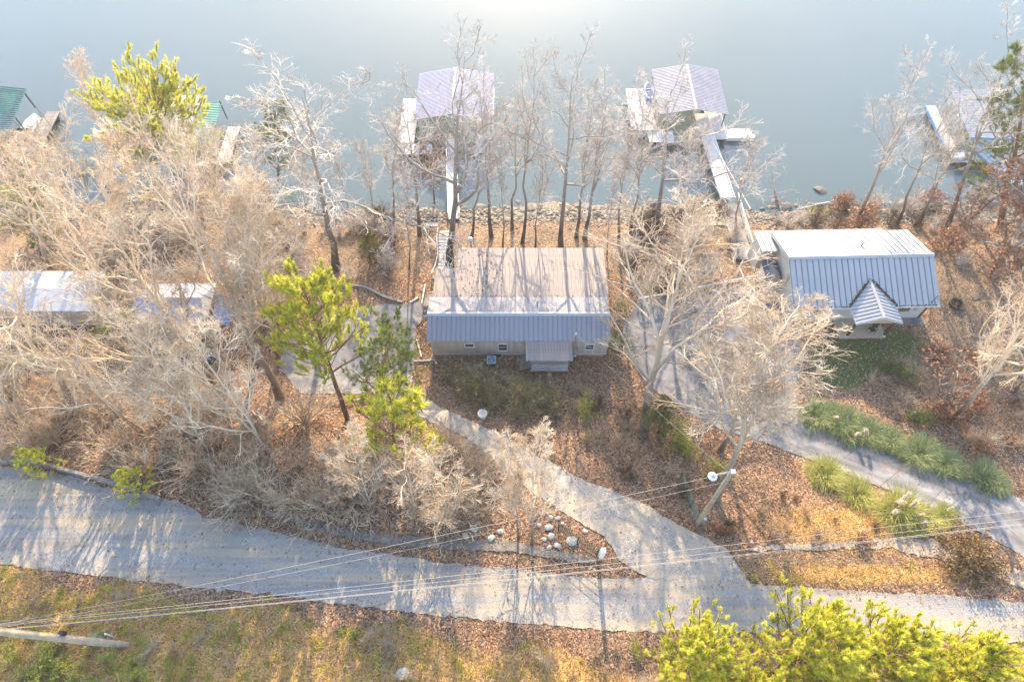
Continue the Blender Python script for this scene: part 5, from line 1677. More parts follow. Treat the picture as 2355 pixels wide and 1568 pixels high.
scatter_bush(['brush1', 'brush2', 'privet', 'vine'], 34, [(0, 1340), (420, 1370), (800, 1420), (1300, 1470), (1560, 1500), (1500, 1590), (0, 1590)], (.5, 1.3), 'weedy bush on the bottom bank below the gravel road', 'weedy bushes on the bottom bank')
scatter_bush(['vine'], 22, [(0, 1440), (330, 1470), (430, 1540), (300, 1570), (0, 1570)], (.7, 1.3), 'yellow-green leafy bush around the foot of the utility pole', 'leafy bushes around the utility pole', 'leafy_bush')
for (px, py, h, key, lb) in ((1560, 1010, 1.6, 'vine', 'yellow-green vine bush right of the round cedar'), (1575, 1040, 1.6, 'vine', 'yellow-green vine over the far end of the green gate'),
                             (1650, 1085, 1.3, 'vine', 'bright yellow-green vine beside the lamp head'), (1345, 940, 1.5, 'vine', 'light green bush on the bank below the porch'),
                             (2052, 862, 1.6, 'evergreen', 'dark green bush on the lawn edge below the stucco house'), (2110, 880, 1.5, 'privet', 'olive bush right of the dark green bush'),
                             (2102, 968, 1.4, 'evergreen', 'round dark green bush behind the ornamental grasses'), (1872, 500, 1.4, 'vine', 'yellow-green bush on the bank behind the stucco house'),
                             (1410, 720, 2.0, 'privet', 'olive bush at the right end of the mobile home'), (1412, 800, 1.8, 'evergreen', 'dark bush at the front right corner of the mobile home'),
                             (30, 470, 3.5, 'vine', 'yellow-green bush under the trees at the left edge'), (40, 850, 2.5, 'vine', 'yellow-green leafy bush in front of the white-roofed cabin'), (270, 770, 2.4, 'vine', 'yellow-green leafy bush between the two cabins'),
                             (1250, 1000, .8, 'vine', 'small yellow-green bush beside the gravel driveway bend')):
    p = G(px, py); p.z -= .05
    plant(key, 'leafy_bush', lb, 'bush', p, height=h, width=1.2)
p = G(2228, 1290); p.z -= .1
plant('bronze', 'bronze_bush', 'dense rounded bronze-brown bush at the corner of the concrete drive', 'bush', p, height=1.9, width=1.5)

# ------------------------------------------------------------------ ornamental grass clumps
def clump(seed, n, L, mat, w=.018):
    r = np.random.default_rng(seed)
    a = r.random(n) * 6.283; rad = np.sqrt(r.random(n)) * .75 * L
    p = np.stack([np.cos(a) * rad, np.sin(a) * rad, np.zeros(n)], 1)
    out = np.stack([np.cos(a + r.normal(0, .9, n)), np.sin(a + r.normal(0, .9, n)), np.zeros(n)], 1)
    lean = np.clip(r.normal(.4, .35, n), .02, 1.2)
    d = out * np.sin(lean)[:, None] + np.array([0, 0, 1]) * np.cos(lean)[:, None]
    ln = L * r.uniform(.65, 1.2, n)
    pts = [p]
    for j in range(4):
        d = d + out * .16 * j * .8 + np.array([0, 0, -.16 * j]); d /= np.linalg.norm(d, axis=1, keepdims=True)
        p = p + d * (ln / 4)[:, None]; pts.append(p)
    P = np.stack(pts, 1)
    s = np.cross(out, np.array([0, 0, 1.])) * w
    wd = np.array([1, .9, .75, .5, .08])
    V = np.stack([P - s[:, None] * wd[None, :, None], P + s[:, None] * wd[None, :, None]], 2).reshape(-1, 3)
    b = (np.arange(n) * 10)[:, None] + (np.arange(4) * 2)[None]
    f = np.stack([b, b + 1, b + 3, b + 2], -1).reshape(-1, 4)
    tn = np.repeat(np.clip(r.normal(.5, .22, n), 0, 1), 10)
    return mesh_np('blades', V, f, mat, False, {'tint': tn})


cg = [clump(61 + i, 1100, 1.05, 'pampas', .013) for i in range(3)]
cy = [clump(71 + i, 1100, 1.2, 'pampas_dry', .013) for i in range(2)]


def plume_mesh(seed):
    r = np.random.default_rng(seed)
    pts = np.stack([r.normal(0, .05, 260), r.normal(0, .05, 260), r.uniform(0, .6, 260)], 1)
    d = np.column_stack([r.normal(0, .5, 260), r.normal(0, .5, 260), np.ones(260)])
    v, f, tn = needle_tufts(r, pts, d, 3, .16, .012, .4)
    return mesh_np('plume', v, f, 'plume', False, {'tint': tn})


PL = plume_mesh(5)
upper = [(1872, 960), (1905, 956), (1934, 974), (1948, 998), (1992, 1000), (2036, 1014), (2062, 1032), (2112, 1046), (2168, 1068), (2196, 1084), (2262, 1104), (2290, 1122)]
lower = [(1893, 1094), (1968, 1140), (2060, 1180), (2112, 1202), (2166, 1190)]
for i, (px, py) in enumerate(upper + lower):
    up_ = i < len(upper)
    p = G(px, py)
    nth = ['first', 'second', 'third', 'fourth', 'fifth', 'sixth', 'seventh', 'eighth', 'ninth', 'tenth', 'eleventh', 'last'][i] if up_ else ['first', 'second', 'third', 'fourth', 'last'][i - len(upper)]
    lb = nth + (' green grass clump from the house on the upper edge of the concrete drive' if up_ else ' yellow grass clump from the house on the lower edge of the concrete drive')
    o = thing('grass_clump', lb, 'ornamental grass', V3(p), 'ornamental grass clumps along the concrete drive')
    o.rotation_euler = (0, 0, random.uniform(0, 6))
    s = [1.15, .9, 1.3, .95, 1.2, 1.05, .75, 1.25, 1.1, .7, 1.2, .8, 1.15, 1.05, 1.35, .95, .75][i]
    o.scale = (s * random.uniform(.85, 1.25), s * random.uniform(.85, 1.25), s)
    inst('blades', random.choice(cg if up_ else cy), o)
    npl = {1: 1, 3: 2, 4: 1, 14: 4, 15: 2, 16: 1}.get(i, 0)
    for k in range(npl):
        a = random.uniform(0, 6.28)
        inst('plume', PL, o, (.5 * math.cos(a), .5 * math.sin(a), .85), (random.uniform(-.5, .5), random.uniform(-.5, .5), 0))

# ------------------------------------------------------------------ litter, grasses, brush (uncountable)
def stuff_points(r, n, fn, xr=(-48, 48), yr=(1.5, 52)):
    x = r.uniform(*xr, n); y = r.uniform(*yr, n)
    keep = fn(x, y)
    x, y = x[keep], y[keep]
    return np.stack([x, y, terrain(x, y)], 1)


r = np.random.default_rng(91)


def f_litter(x, y):
    nb = ~in_building(x, y, .1)
    pv = paved(x, y)
    edge = pv & ~paved(x + r.normal(0, .45, x.shape), y + r.normal(0, .45, x.shape))
    return nb & (~pv | (r.random(x.shape) < .05) | (edge & (r.random(x.shape) < .8))) & (y < 50) & (r.random(x.shape) < 1 - .75 * zone_lawn(x, y))


pts = stuff_points(r, 150000, f_litter)
pts[:, 2] += .05 + r.random(len(pts)) * .06
v, f, tn = leaf_quads(r, pts, .075, upward=.8, jit=.0)
o = link(bpy.data.objects.new('leaf_litter', mesh_np('leaf_litter', v, f, 'litter', False, {'tint': tn}))); o['kind'] = 'stuff'


def blades(r, pts, L, w, lean=.5):
    N = len(pts)
    a = r.random(N) * 6.283; s = np.stack([np.cos(a), np.sin(a), np.zeros(N)], 1) * w
    d = np.column_stack([r.normal(0, lean, N), r.normal(0, lean, N), np.ones(N)]); d /= np.linalg.norm(d, axis=1, keepdims=True)
    ln = L * r.uniform(.5, 1.3, (N, 1))
    V = np.stack([pts - s, pts + s, pts + d * ln], 1).reshape(-1, 3)
    tn = np.repeat(np.clip(r.normal(.5, .25, N), 0, 1), 3)
    return V, np.arange(N * 3).reshape(-1, 3), tn


def f_dry(x, y):
    return (r.random(x.shape) < zone_dry(x, y) * .9 + .25 * zone_olive_shade(x, y)) & ~paved(x, y) & ~in_building(x, y, .1)


pts = np.concatenate([stuff_points(r, 200000, f_dry, (-42, 42), (1.5, 20)), stuff_points(r, 25000, f_dry, (-42, 46), (20, 46))])
v, f, tn = blades(r, pts, .5, .016, .7)
o = link(bpy.data.objects.new('dry_grass', mesh_np('dry_grass', v, f, 'straw', False, {'tint': tn}))); o['kind'] = 'stuff'


def f_lawn(x, y):
    return (r.random(x.shape) < zone_lawn(x, y)) & ~paved(x, y) & ~in_building(x, y, -.3)


pts = np.concatenate([stuff_points(r, 50000, f_lawn, (18, 42), (20, 40)), stuff_points(r, 9000, f_lawn, (-12, 0), (26, 31))])
v, f, tn = blades(r, pts, .12, .016, .6)
o = link(bpy.data.objects.new('lawn_grass', mesh_np('lawn_grass', v, f, 'grass', False, {'tint': tn}))); o['kind'] = 'stuff'


# low leafy weeds in clumps on the bottom bank
def f_bank(x, y):
    return (zone_dry(x, y) > .35) & (y < 12) & ~paved(x, y)


cen = stuff_points(r, 1500, f_bank, (-40, 40), (1.5, 12))
cen = cen[r.random(len(cen)) < np.clip(.5 - cen[:, 0] * .02, .05, 1)]
nl = 70
rad = np.repeat(r.uniform(.12, .5, len(cen)), nl)
off = r.normal(size=(len(cen) * nl, 3)); off /= np.linalg.norm(off, axis=1, keepdims=True) + 1e-9
off[:, 2] = np.abs(off[:, 2])
pts = np.repeat(cen, nl, 0) + off * (rad * r.random(len(rad)) ** .4)[:, None] * np.array([1, 1, .9])
tint = np.clip(np.repeat(r.normal(.64, .2, len(cen)), nl) + r.normal(0, .12, len(rad)), 0, 1)
v, f, tn = leaf_quads(r, pts, .05, tint=tint, upward=.5, jit=.0)
o = link(bpy.data.objects.new('bank_weeds', mesh_np('bank_weeds', v, f, 'ivy', False, {'tint': tn}))); o['kind'] = 'stuff'


# thin dead stems standing all over the unmown ground
def f_stems(x, y):
    return ~paved(x, y) & ~in_building(x, y, .3) & (zone_lawn(x, y) < .15) & (np.sin(x * .7 + 2 * np.sin(y * .4)) + np.sin(y * .9 + x * .3) + .9 * r.random(x.shape) > .2)


pts = np.concatenate([stuff_points(r, 26000, f_stems, (-50, 50), (2, 50)), stuff_points(r, 9000, f_stems, (-40, 40), (1.5, 10))])
N = len(pts)
d = np.column_stack([r.normal(0, .45, N), r.normal(0, .45, N), np.ones(N)]); d /= np.linalg.norm(d, axis=1, keepdims=True)
L = r.uniform(.3, 1.1, N)
P = np.stack([pts, pts + d * (L * .55)[:, None], pts + (d * .9 + r.normal(0, .2, (N, 3))) * L[:, None]], 1)
v, f = tubes(P, np.full((N, 3), .009) * np.array([1.2, 1, .7]), 3)
o = link(bpy.data.objects.new('undergrowth', mesh_np('undergrowth', v, f, 'twig_tan', True))); o['kind'] = 'stuff'

# ------------------------------------------------------------------ rocks
def rock_mesh(seed, flat=.5, mat='rock', sub=2):
    r_ = np.random.default_rng(seed)
    import bmesh
    bm = bmesh.new()
    bmesh.ops.create_icosphere(bm, subdivisions=sub, radius=.5)
    cut = [(Vector(r_.normal(size=3)).normalized(), r_.uniform(.28, .42)) for _ in range(9)]
    for v_ in bm.verts:
        for n_, d_ in cut:
            e = v_.co.dot(n_) - d_
            if e > 0:
                v_.co -= n_ * e
        v_.co.z *= flat
    me = bpy.data.meshes.new('rock')
    bm.to_mesh(me); bm.free()
    me.materials.append(MT[mat])
    return me


slabs = [rock_mesh(100 + i, .35) for i in range(6)]
rr = random.Random(21)
for i in range(260):
    px = rr.uniform(640, 2354)
    py = rr.gauss(490, 12) if px < 1700 else rr.gauss(474, 16)
    if px > 2100:
        py = rr.gauss(470, 22)
    p = G(px, py)
    if p.z < WATER_Z - .25:
        p = at_z(px, py, WATER_Z)
        if p.y > 54.2:
            py = rr.uniform(476, 500); p = G(px, py)
    o = link(bpy.data.objects.new('shore_rock', slabs[rr.randrange(6)]))
    s = rr.choice([.4, .55, .7, .9, 1.3])
    o.location = (p.x, p.y, max(p.z, WATER_Z - .1) + .03); o.rotation_euler = (rr.gauss(0, .15), rr.gauss(0, .15), rr.uniform(0, 6)); o.scale = (s * rr.uniform(.8, 1.6), s, s * rr.uniform(.7, 1.2))
    tag(o, 'grey-tan rock slab in the rubble along the shoreline', 'rock', 'rock slabs along the shore')
p = at_z(1890, 440, WATER_Z)
o = link(bpy.data.objects.new('boulder', slabs[0])); o.location = p; o.scale = (2.4, 1.3, 1.4); o.rotation_euler = (.1, .2, -.5)
tag(o, 'largest pale boulder at the water edge on the rocky point', 'boulder')
# small rubble between them
r = np.random.default_rng(17)
n = 6000
px = r.uniform(-48, 62, n); pyy = r.normal(51.0, 1.1, n)
pz_ = terrain(px, pyy)
c = np.stack([px, pyy, pz_ + .03], 1)
q = np.array([[1, 0, 0], [-1, 0, 0], [0, 1, 0], [0, -1, 0], [0, 0, 1], [0, 0, -1]], float)
sz = r.uniform(.06, .26, (n, 1, 1)) * r.uniform(.6, 1.4, (n, 1, 3)) * np.array([1, 1, .5])
V = c[:, None] + (q[None] + r.normal(0, .25, (n, 6, 3))) * sz
tri = np.array([[0, 2, 4], [2, 1, 4], [1, 3, 4], [3, 0, 4], [2, 0, 5], [1, 2, 5], [3, 1, 5], [0, 3, 5]])
f = (np.arange(n) * 6)[:, None, None] + tri[None]
o = link(bpy.data.objects.new('shore_rubble', mesh_np('shore_rubble', V.reshape(-1, 3), f.reshape(-1, 3), 'rock'))); o['kind'] = 'stuff'

whites = [rock_mesh(130 + i, .65, 'rock_white') for i in range(3)]
wl = [(1265, 1190, .7, 'white rock'), (1283, 1192, .6, 0), (1262, 1214, .95, 0), (1266, 1233, .9, 0), (1250, 1240, .6, 0), (1262, 1258, .6, 0), (1281, 1255, .75, 0), (1293, 1204, .5, 0), (1240, 1208, .6, 0), (1090, 1215, 1.0, 0), (1070, 1232, .8, 0), (1130, 1238, .9, 0), (1150, 1222, .7, 0), (1345, 1222, .6, 0)]
for i, (px, py, s, _) in enumerate(wl):
    p = G(px, py)
    o = link(bpy.data.objects.new('white_rock', whites[i % 3])); o.location = (p.x, p.y, p.z + .1)
    s *= .58
    o.scale = (s * rr.uniform(.9, 1.3), s, s); o.rotation_euler = (0, 0, rr.uniform(0, 6))
    tag(o, 'white limestone rock in the leaves by the pipe gate' if px > 1200 else 'pale rock beside the stone gutter', 'rock', 'white rocks by the gate' if px > 1200 else 'pale rocks by the gutter')
for px, py, lb in ((928, 1548, 'lone grey-white rock on the bottom bank'), (1316, 1244, 'square grey rock under the pipe gate')):
    p = G(px, py)
    o = link(bpy.data.objects.new('grey_rock', whites[1])); o.location = (p.x, p.y, p.z + .1); o.scale = (.9, .8, .7); tag(o, lb, 'rock')

# driftwood and logs on the point
for (a, b, rad, lb) in (((1830, 487), (1935, 462), .16, 'long grey driftwood log lying on the rocky point'), ((1780, 445), (1795, 490), .14, 'short bleached log standing across the rocks'), ((1500, 466), (1650, 452), .12, 'thin grey log floating along the shoreline'), ((930, 500), (985, 512), .12, 'dark grey log on the bank left of the bench')):
    A, B = G(*a, .2), G(*b, .2)
    M = A.lerp(B, .5) + Vector((0, 0, .1))
    t = MB().tube([A, M, B], [rad, rad * .9, rad * .5], 8)
    for k in range(3):
        q_ = A.lerp(B, .3 + .2 * k)
        t.tube([q_, q_ + Vector((rr.uniform(-.5, .8), rr.uniform(-.5, .5), .5))], [rad * .4, rad * .15], 5)
    tag(t.build('driftwood_log', 'driftwood', None, True), lb, 'log')
bp = thing('brush_pile', 'small pile of bleached sticks on the bank behind the stucco house', 'brush pile', V3(G(1836, 497)))
c0 = G(1836, 497)
for k in range(16):
    a0 = rr.uniform(-.5, .5); l_ = rr.uniform(.6, 1.4)
    o_ = Vector((rr.gauss(0, .5), rr.gauss(0, .35), .1 + k * .02))
    d_ = Vector((math.cos(a0), math.sin(a0), rr.uniform(-.1, .1))) * l_ / 2
    MB().tube([c0 + o_ - d_, c0 + o_ + d_], .045, 5).build('stick', 'driftwood', bp)

# ------------------------------------------------------------------ poles, lamp, wires, gates
b = G(292, 1483)
tp = at_y(-30, 1449.5, b.y)
t = thing('utility_pole', 'thick wooden utility pole leaning away at the lower left with hardware', 'utility pole', V3(b))
axis_ = (tp - b).normalized()
top = b + axis_ * 13.5
MB().tube([b - axis_ * .4, b + axis_ * .2, b + axis_ * 6, top], [.24, .22, .19, .15], 14).build('shaft', 'wood_pole', t, True)


def on(h, dx=0, dy=0):
    return b + axis_ * h + Vector((dx, dy, 0))


MB().tube([on(1.2, .1, .2), on(9.0, .08, .18)], .035, 6).build('conduit', 'wood_pole', t)
MB().bx(on(3.6).x - .12, on(3.6).x + .12, on(3.6).y + .18, on(3.6).y + .38, on(3.6).z, on(3.6).z + .5).build('splice_case', 'dark_metal', t)
for h in (7.4, 8.1):
    MB().lathe(on(h, .05, .25), [(.05, 0), (.1, .04), (.06, .1), (.1, .15), (.05, .22)], 8).build('insulator', 'galv', t)
tr = MB().lathe(on(8.2, -.1, -.55), [(.25, 0), (.28, .06), (.28, .85), (.24, .95), (.1, 1.0)], 16).build('transformer', 'galv', t, True)
for s in (-.12, .12):
    MB().lathe(on(9.2, -.1 + s, -.55), [(.04, 0), (.06, .05), (.04, .1), (.06, .16), (.02, .24)], 8).build('bushing', 'white', tr)
MB().bx(on(8.6).x - .08, on(8.6).x + .08, on(8.6).y - .32, on(8.6).y - .1, on(8.6).z, on(8.6).z + .15).build('bracket', 'galv', t)
p = G(234, 1468)
t2 = thing('telephone_pedestal', 'small pale green utility pedestal in the weeds beside the utility pole', 'utility box', V3(p))
MB().bx(p.x - .16, p.x + .16, p.y - .12, p.y + .12, p.z - .1, p.z + .95).build('cabinet', 'galv', t2)
MB().bx(p.x - .19, p.x + .19, p.y - .15, p.y + .15, p.z + .952, p.z + 1.02).build('lid', 'green_paint', t2)
p = G(258, 1462)
tag(MB().tube([p, p + Vector((0, 0, .9))], [.06, .06], 8).build('marker_post', 'white'), 'short white plastic marker post by the utility pole', 'post')

lb_ = G(1604, 1202)
lt = at_y(1682, 1086, lb_.y)
t = thing('lamp_pole', 'pale wooden pole with white dish lamp on an arm beside the concrete drive', 'lamp pole', V3(lb_))
MB().tube([lb_ - Vector((0, 0, .4)), lb_, lt], [.2, .19, .14], 12).build('shaft', 'wood_pole', t, True)
ax2 = (lt - lb_).normalized()
arm_end = lt + Vector((-1.05, -.1, -.35))
MB().tube([lt - ax2 * .3, lt + Vector((-.3, 0, .02)), arm_end + Vector((0, 0, .25))], .03, 6).build('lamp_arm', 'galv', t)
hd = MB().lathe(arm_end, [(.27, -.10), (.29, -.05), (.24, .02), (.14, .07)], 18).build('lamp_reflector', 'white', t, True)
MB().lathe(arm_end, [(.13, .071), (.14, .1), (.13, .25), (.06, .3)], 12).build('ballast', 'galv', t)
MB().bx(lt.x - .1, lt.x + .2, lt.y - .14, lt.y + .14, lt.z - .15, lt.z + .2).build('pole_bracket', 'galv', t)
MB().bx(lb_.x + .2, lb_.x + .4, lb_.y - .1, lb_.y + .1, lb_.z, lb_.z + 1.0).build('ground_box', 'galv', t)


def wire(label, a, b, sag, r_=.02, group=None, n=24):
    a, b = Vector(a), Vector(b)
    pts_ = []
    for i in range(n + 1):
        f_ = i / n
        p_ = a.lerp(b, f_); p_.z -= sag * 4 * f_ * (1 - f_)
        pts_.append(p_)
    return tag(MB().tube(pts_, r_, 5, False).build('overhead_wire', 'wire'), label, 'wire', group)


grp = 'overhead wires from the utility pole'
hi = b.z + 11.0
for k, (pl, prr, zr_, sg, rw, lb) in enumerate((((-70, 1441), (2420, 1166), 14.5, .5, .011, 'uppermost of the three thick overhead wires crossing the road'),
                                        ((-70, 1444), (2420, 1184), 14.0, .6, .011, 'middle of the three thick overhead wires crossing the road'),
                                        ((-60, 1452), (2420, 1196), 13.0, .7, .016, 'lowest and thickest of the overhead wires crossing the road'),
                                        ((-60, 1453), (2420, 1199), 12.9, .75, .011, 'thin wire lashed along the lowest thick overhead wire'))):
    A = at_y(pl[0], pl[1], b.y + .1)
    B = at_z(prr[0], prr[1], zr_)
    wire(lb, A, B, sg, rw, grp)
wire('thin wire from the utility pole to the lamp pole, upper one', at_y(-60, 1447, b.y + .1), lt + Vector((0, 0, .05)), .55, .010)
wire('thin wire from the utility pole to the lamp pole, lower one', at_y(-40, 1450, b.y + .1), lt - ax2 * 1.6, .8, .009)
wire('thin service wire from the lamp pole to the mobile home mast', lt - ax2 * .2, (5.31, 30.44, 4.45), .5, .009)
wire('thin wire running over the bank to the stucco house', at_z(1640, 370, -1), (26.5, 43.5, 3.0), .2, .012)


def pipe_gate(label, a, b, h, rails, mat, posts_n):
    t = thing('pipe_gate', label, 'gate', V3(a))
    for i in range(rails):
        zz = .15 + (h - .15) * i / (rails - 1)
        MB().tube([a + Vector((0, 0, zz)), b + Vector((0, 0, zz))], .020, 6).build('rail', mat, t)
    for i in range(posts_n):
        p_ = a.lerp(b, i / (posts_n - 1))
        MB().bx(p_.x - .035, p_.x + .035, p_.y - .035, p_.y + .035, p_.z - .05, p_.z + h + .05).build('upright', mat, t)
    return t


ga, gb = G(1283, 1220), G(1371, 1276)
pipe_gate('open dark green pipe gate with six rails left of the gravel driveway', ga, gb, 1.5, 6, 'gate_dark', 3)
p = G(1375.5, 1292)
t = thing('gate_post', 'brown gate post with white painted top half by the road', 'post', V3(p))
MB().bx(p.x - .13, p.x + .13, p.y - .13, p.y + .13, p.z - .3, p.z + 1.55).build('lower_half', 'wood_brown', t)
MB().bx(p.x - .15, p.x + .15, p.y - .15, p.y + .15, p.z + 1.552, p.z + 3.1).build('white_sleeve', 'white', t)
ga, gb = G(1598, 1198), G(1562, 1100)
t = pipe_gate('open dull green slatted gate overgrown with vine beside the lamp pole', ga, gb, 1.35, 9, 'green_paint', 4)

# timbers along the road edge at the left
t = thing('timber_edging', 'row of grey timbers holding the bank along the gravel road at left', 'timber wall', V3(G(200, 1090)))
tp_ = [(-70, 1066), (0, 1064), (62, 1063), (120, 1075), (175, 1090), (240, 1106), (310, 1130), (372, 1152)]
for i in range(len(tp_) - 1):
    a_, b_ = G(*tp_[i]), G(*tp_[i + 1])
    MB().beam(a_ + Vector((0, 0, .12)), b_ + Vector((0, 0, .12)), .26, .3).build('timber', 'wood_grey', t)
    MB().beam(a_ + Vector((0, .04, .40)), b_ + Vector((0, .04, .40)), .22, .24).build('timber', 'wood_grey', t)
t = thing('timber_edging', 'grey timbers edging the lake side of the left concrete pad', 'timber wall', V3(G(900, 680)))
tp_ = [(745, 665), (790, 655), (840, 662), (885, 685), (925, 697)]
for i in range(len(tp_) - 1):
    a_, b_ = G(*tp_[i]), G(*tp_[i + 1])
    MB().beam(a_ + Vector((0, 0, .1)), b_ + Vector((0, 0, .1)), .2, .3).build('timber', 'wood_grey', t)
t = thing('timber_edging', 'thin timber border at the left end of the mobile home', 'timber wall', V3(G(985, 830)))
MB().beam(G(952, 831, .05), G(1000, 829, .05), .1, .14).build('timber', 'wood_pale', t)
tag(MB().tube([G(958, 782, .06), G(969, 821, .06)], .06, 8).build('white_pipe', 'white'), 'white plastic pipe lying in leaves at the left end of the mobile home', 'pipe')
tag(MB().tube([G(944, 697, .08), G(958, 688, .08), G(962, 686, .1)], [.09, .1, .08], 8).build('drain_pipe', 'white'), 'short white drain pipe at the corner of the left concrete pad', 'pipe')

# ------------------------------------------------------------------ path, bench, lamp globe on the bank
t = thing('bank_stair', 'whitewashed stair with rails from the mobile home down to the dock', 'stairs', V3(G(1025, 600)))
for i in range(15):
    f_ = i / 14
    q_ = G(1008 + 20 * f_ + 6 * math.sin(f_ * 5), 640 - 105 * f_, .10)
    MB().box((q_.x, q_.y, q_.z), (1.05, .34, .10), .1 * math.sin(i)).build('step', 'wood_pale', t)
for s in (-.62, .62):
    for i in range(5):
        f0, f1 = i / 5, (i + 1) / 5
        a_ = G(1008 + 20 * f0 + 6 * math.sin(f0 * 5), 640 - 105 * f0, .75) + Vector((s, 0, 0)); b_ = G(1008 + 20 * f1 + 6 * math.sin(f1 * 5), 640 - 105 * f1, .75) + Vector((s, 0, 0))
        MB().beam(a_, b_, .07).build('handrail', 'wood_pale', t)
        MB().bx(a_.x - .04, a_.x + .04, a_.y - .04, a_.y + .04, a_.z - .9, a_.z).build('rail_post', 'wood_pale', t)
p = G(992, 528)
t = thing('bank_bench', 'weathered white slatted bench facing the lake beside the bank stair', 'bench', V3(p))
for i in range(3):
    MB().bx(p.x - .8, p.x + .8, p.y + .1 + i * .14, p.y + .22 + i * .14, p.z + .42, p.z + .45).build('seat_slat', 'wood_pale', t)
MB().bx(p.x - .8, p.x + .8, p.y - .02, p.y + .04, p.z + .86, p.z + .94).build('top_rail', 'wood_pale', t)
for i in range(9):
    xx = p.x - .74 + i * .185
    MB().bx(xx - .03, xx + .03, p.y - .01, p.y + .02, p.z + .42, p.z + .86).build('back_slat', 'wood_pale', t)
for xx in (-.8, .8):
    for yy in (0, .5):
        MB().bx(p.x + xx - .04, p.x + xx + .04, p.y + yy - .04, p.y + yy + .04, p.z - .1, p.z + (.95 if yy == 0 else .62)).build('leg', 'wood_pale', t)
p = G(1083, 572)
t = thing('garden_globe', 'white globe lamp on a short post behind the lean-to roof', 'lamp', V3(p))
MB().tube([p - Vector((0, 0, .2)), p + Vector((0, 0, 1.2))], .05, 8).build('post', 'wood_brown', t)
MB().lathe(p + Vector((0, 0, 1.2)), [(.08, 0), (.2, .06), (.27, .2), (.25, .34), (.14, .46), (.03, .5)], 14).build('globe', 'white', t, True)
p = G(1110, 962)
t = thing('bird_bath', 'round white bird bath in the bushes above the gravel driveway', 'bird bath', V3(p))
MB().lathe(p, [(.22, -.1), (.2, .06), (.07, .12), (.06, .7), (.1, .76)], 12).build('pedestal', 'rock_white', t, True)
MB().lathe(p + Vector((0, 0, .762)), [(.1, 0), (.36, .1), (.4, .16), (.34, .14), (.05, .06)], 18).build('bowl', 'rock_white', t, True)

# ------------------------------------------------------------------ smaller yard things
p = G(1130, 838)
t = thing('air_conditioner', 'blue-grey air conditioner unit in front of the mobile home', 'air conditioner', V3(p))
MB().bx(p.x - .36, p.x + .36, p.y - .36, p.y + .36, p.z + .1, p.z + .78).build('case', 'black', t)
MB().bx(p.x - .42, p.x + .42, p.y - .42, p.y + .42, p.z - .1, p.z + .098).build('pad', 'concrete', t)
ringm = MB()
n = 24
for k in range(n):
    a0, a1 = 2 * math.pi * k / n, 2 * math.pi * (k + 1) / n

    def sq(a, s=.4):
        m_ = max(abs(math.cos(a)), abs(math.sin(a)))
        return (p.x + s * math.cos(a) / m_, p.y + s * math.sin(a) / m_)
    o0, o1 = sq(a0), sq(a1)
    i0, i1 = (p.x + .3 * math.cos(a0), p.y + .3 * math.sin(a0)), (p.x + .3 * math.cos(a1), p.y + .3 * math.sin(a1))
    z0, z1 = p.z + .782, p.z + .84
    ringm.hexa([(*o0, z0), (*o1, z0), (*i1, z0), (*i0, z0), (*o0, z1), (*o1, z1), (*i1, z1), (*i0, z1)])
top_ = ringm.build('top_cover', 'ac_blue', t)
gr = MB()
for k in range(4):
    rad = .06 + .065 * k
    gr.tube([(p.x + rad * math.cos(a * math.pi / 10), p.y + rad * math.sin(a * math.pi / 10), p.z + .83) for a in range(21)], .008, 4, False)
for k in range(6):
    a0 = k * math.pi / 6
    gr.tube([(p.x - .3 * math.cos(a0), p.y - .3 * math.sin(a0), p.z + .825), (p.x + .3 * math.cos(a0), p.y + .3 * math.sin(a0), p.z + .825)], .008, 4)
gr.build('grille', 'ac_blue', top_)
fan = MB().lathe((p.x, p.y, p.z + .785), [(.08, 0), (.08, .02)], 12)
for k in range(4):
    a0 = k * math.pi / 2 + .4
    fan.hexa([(p.x + rr_ * math.cos(a0 + da), p.y + rr_ * math.sin(a0 + da), p.z + zz) for zz in (.786, .80) for rr_, da in ((.07, -.3), (.27, -.25), (.27, .35), (.07, .4))])
fan.build('fan', 'galv', t)
p = G(1098, 843)
tag(MB().box((p.x, p.y, p.z + .04), (.75, .4, .1), .2).build('flat_stone', 'rock_white'), 'flat pale stone left of the air conditioner', 'stone')

p = G(2195, 702)
t = thing('fire_ring', 'black steel fire ring on the grass right of the stucco house', 'fire pit', V3(p))
ro, ri = .62, .52
rm = MB(); n = 24
for k in range(n):
    a0, a1 = 2 * math.pi * k / n, 2 * math.pi * (k + 1) / n
    rm.hexa([(p.x + q_ * math.cos(a), p.y + q_ * math.sin(a), p.z + zz) for zz in (-.05, .38) for q_, a in ((ri, a0), (ro, a0), (ro, a1), (ri, a1))])
rm.build('ring', 'fire_ring', t)
MB().lathe((p.x, p.y, p.z), [(.5, 0), (.5, .1)], 18).build('ash_bed', 'black', t)
for k in range(3):
    MB().tube([(p.x - .3 + .1 * k, p.y - .25 + .2 * k, p.z + .15), (p.x + .2 + .05 * k, p.y - .1 + .15 * k, p.z + .2)], .05, 6).build('charred_log', 'wood_brown', t)
p = G(2242, 686)
tag(MB().box((p.x, p.y, p.z + .05), (.6, .35, .14), .3).build('flat_stone', 'rock'), 'pair-sized flat stone up the lawn from the fire ring', 'stone')

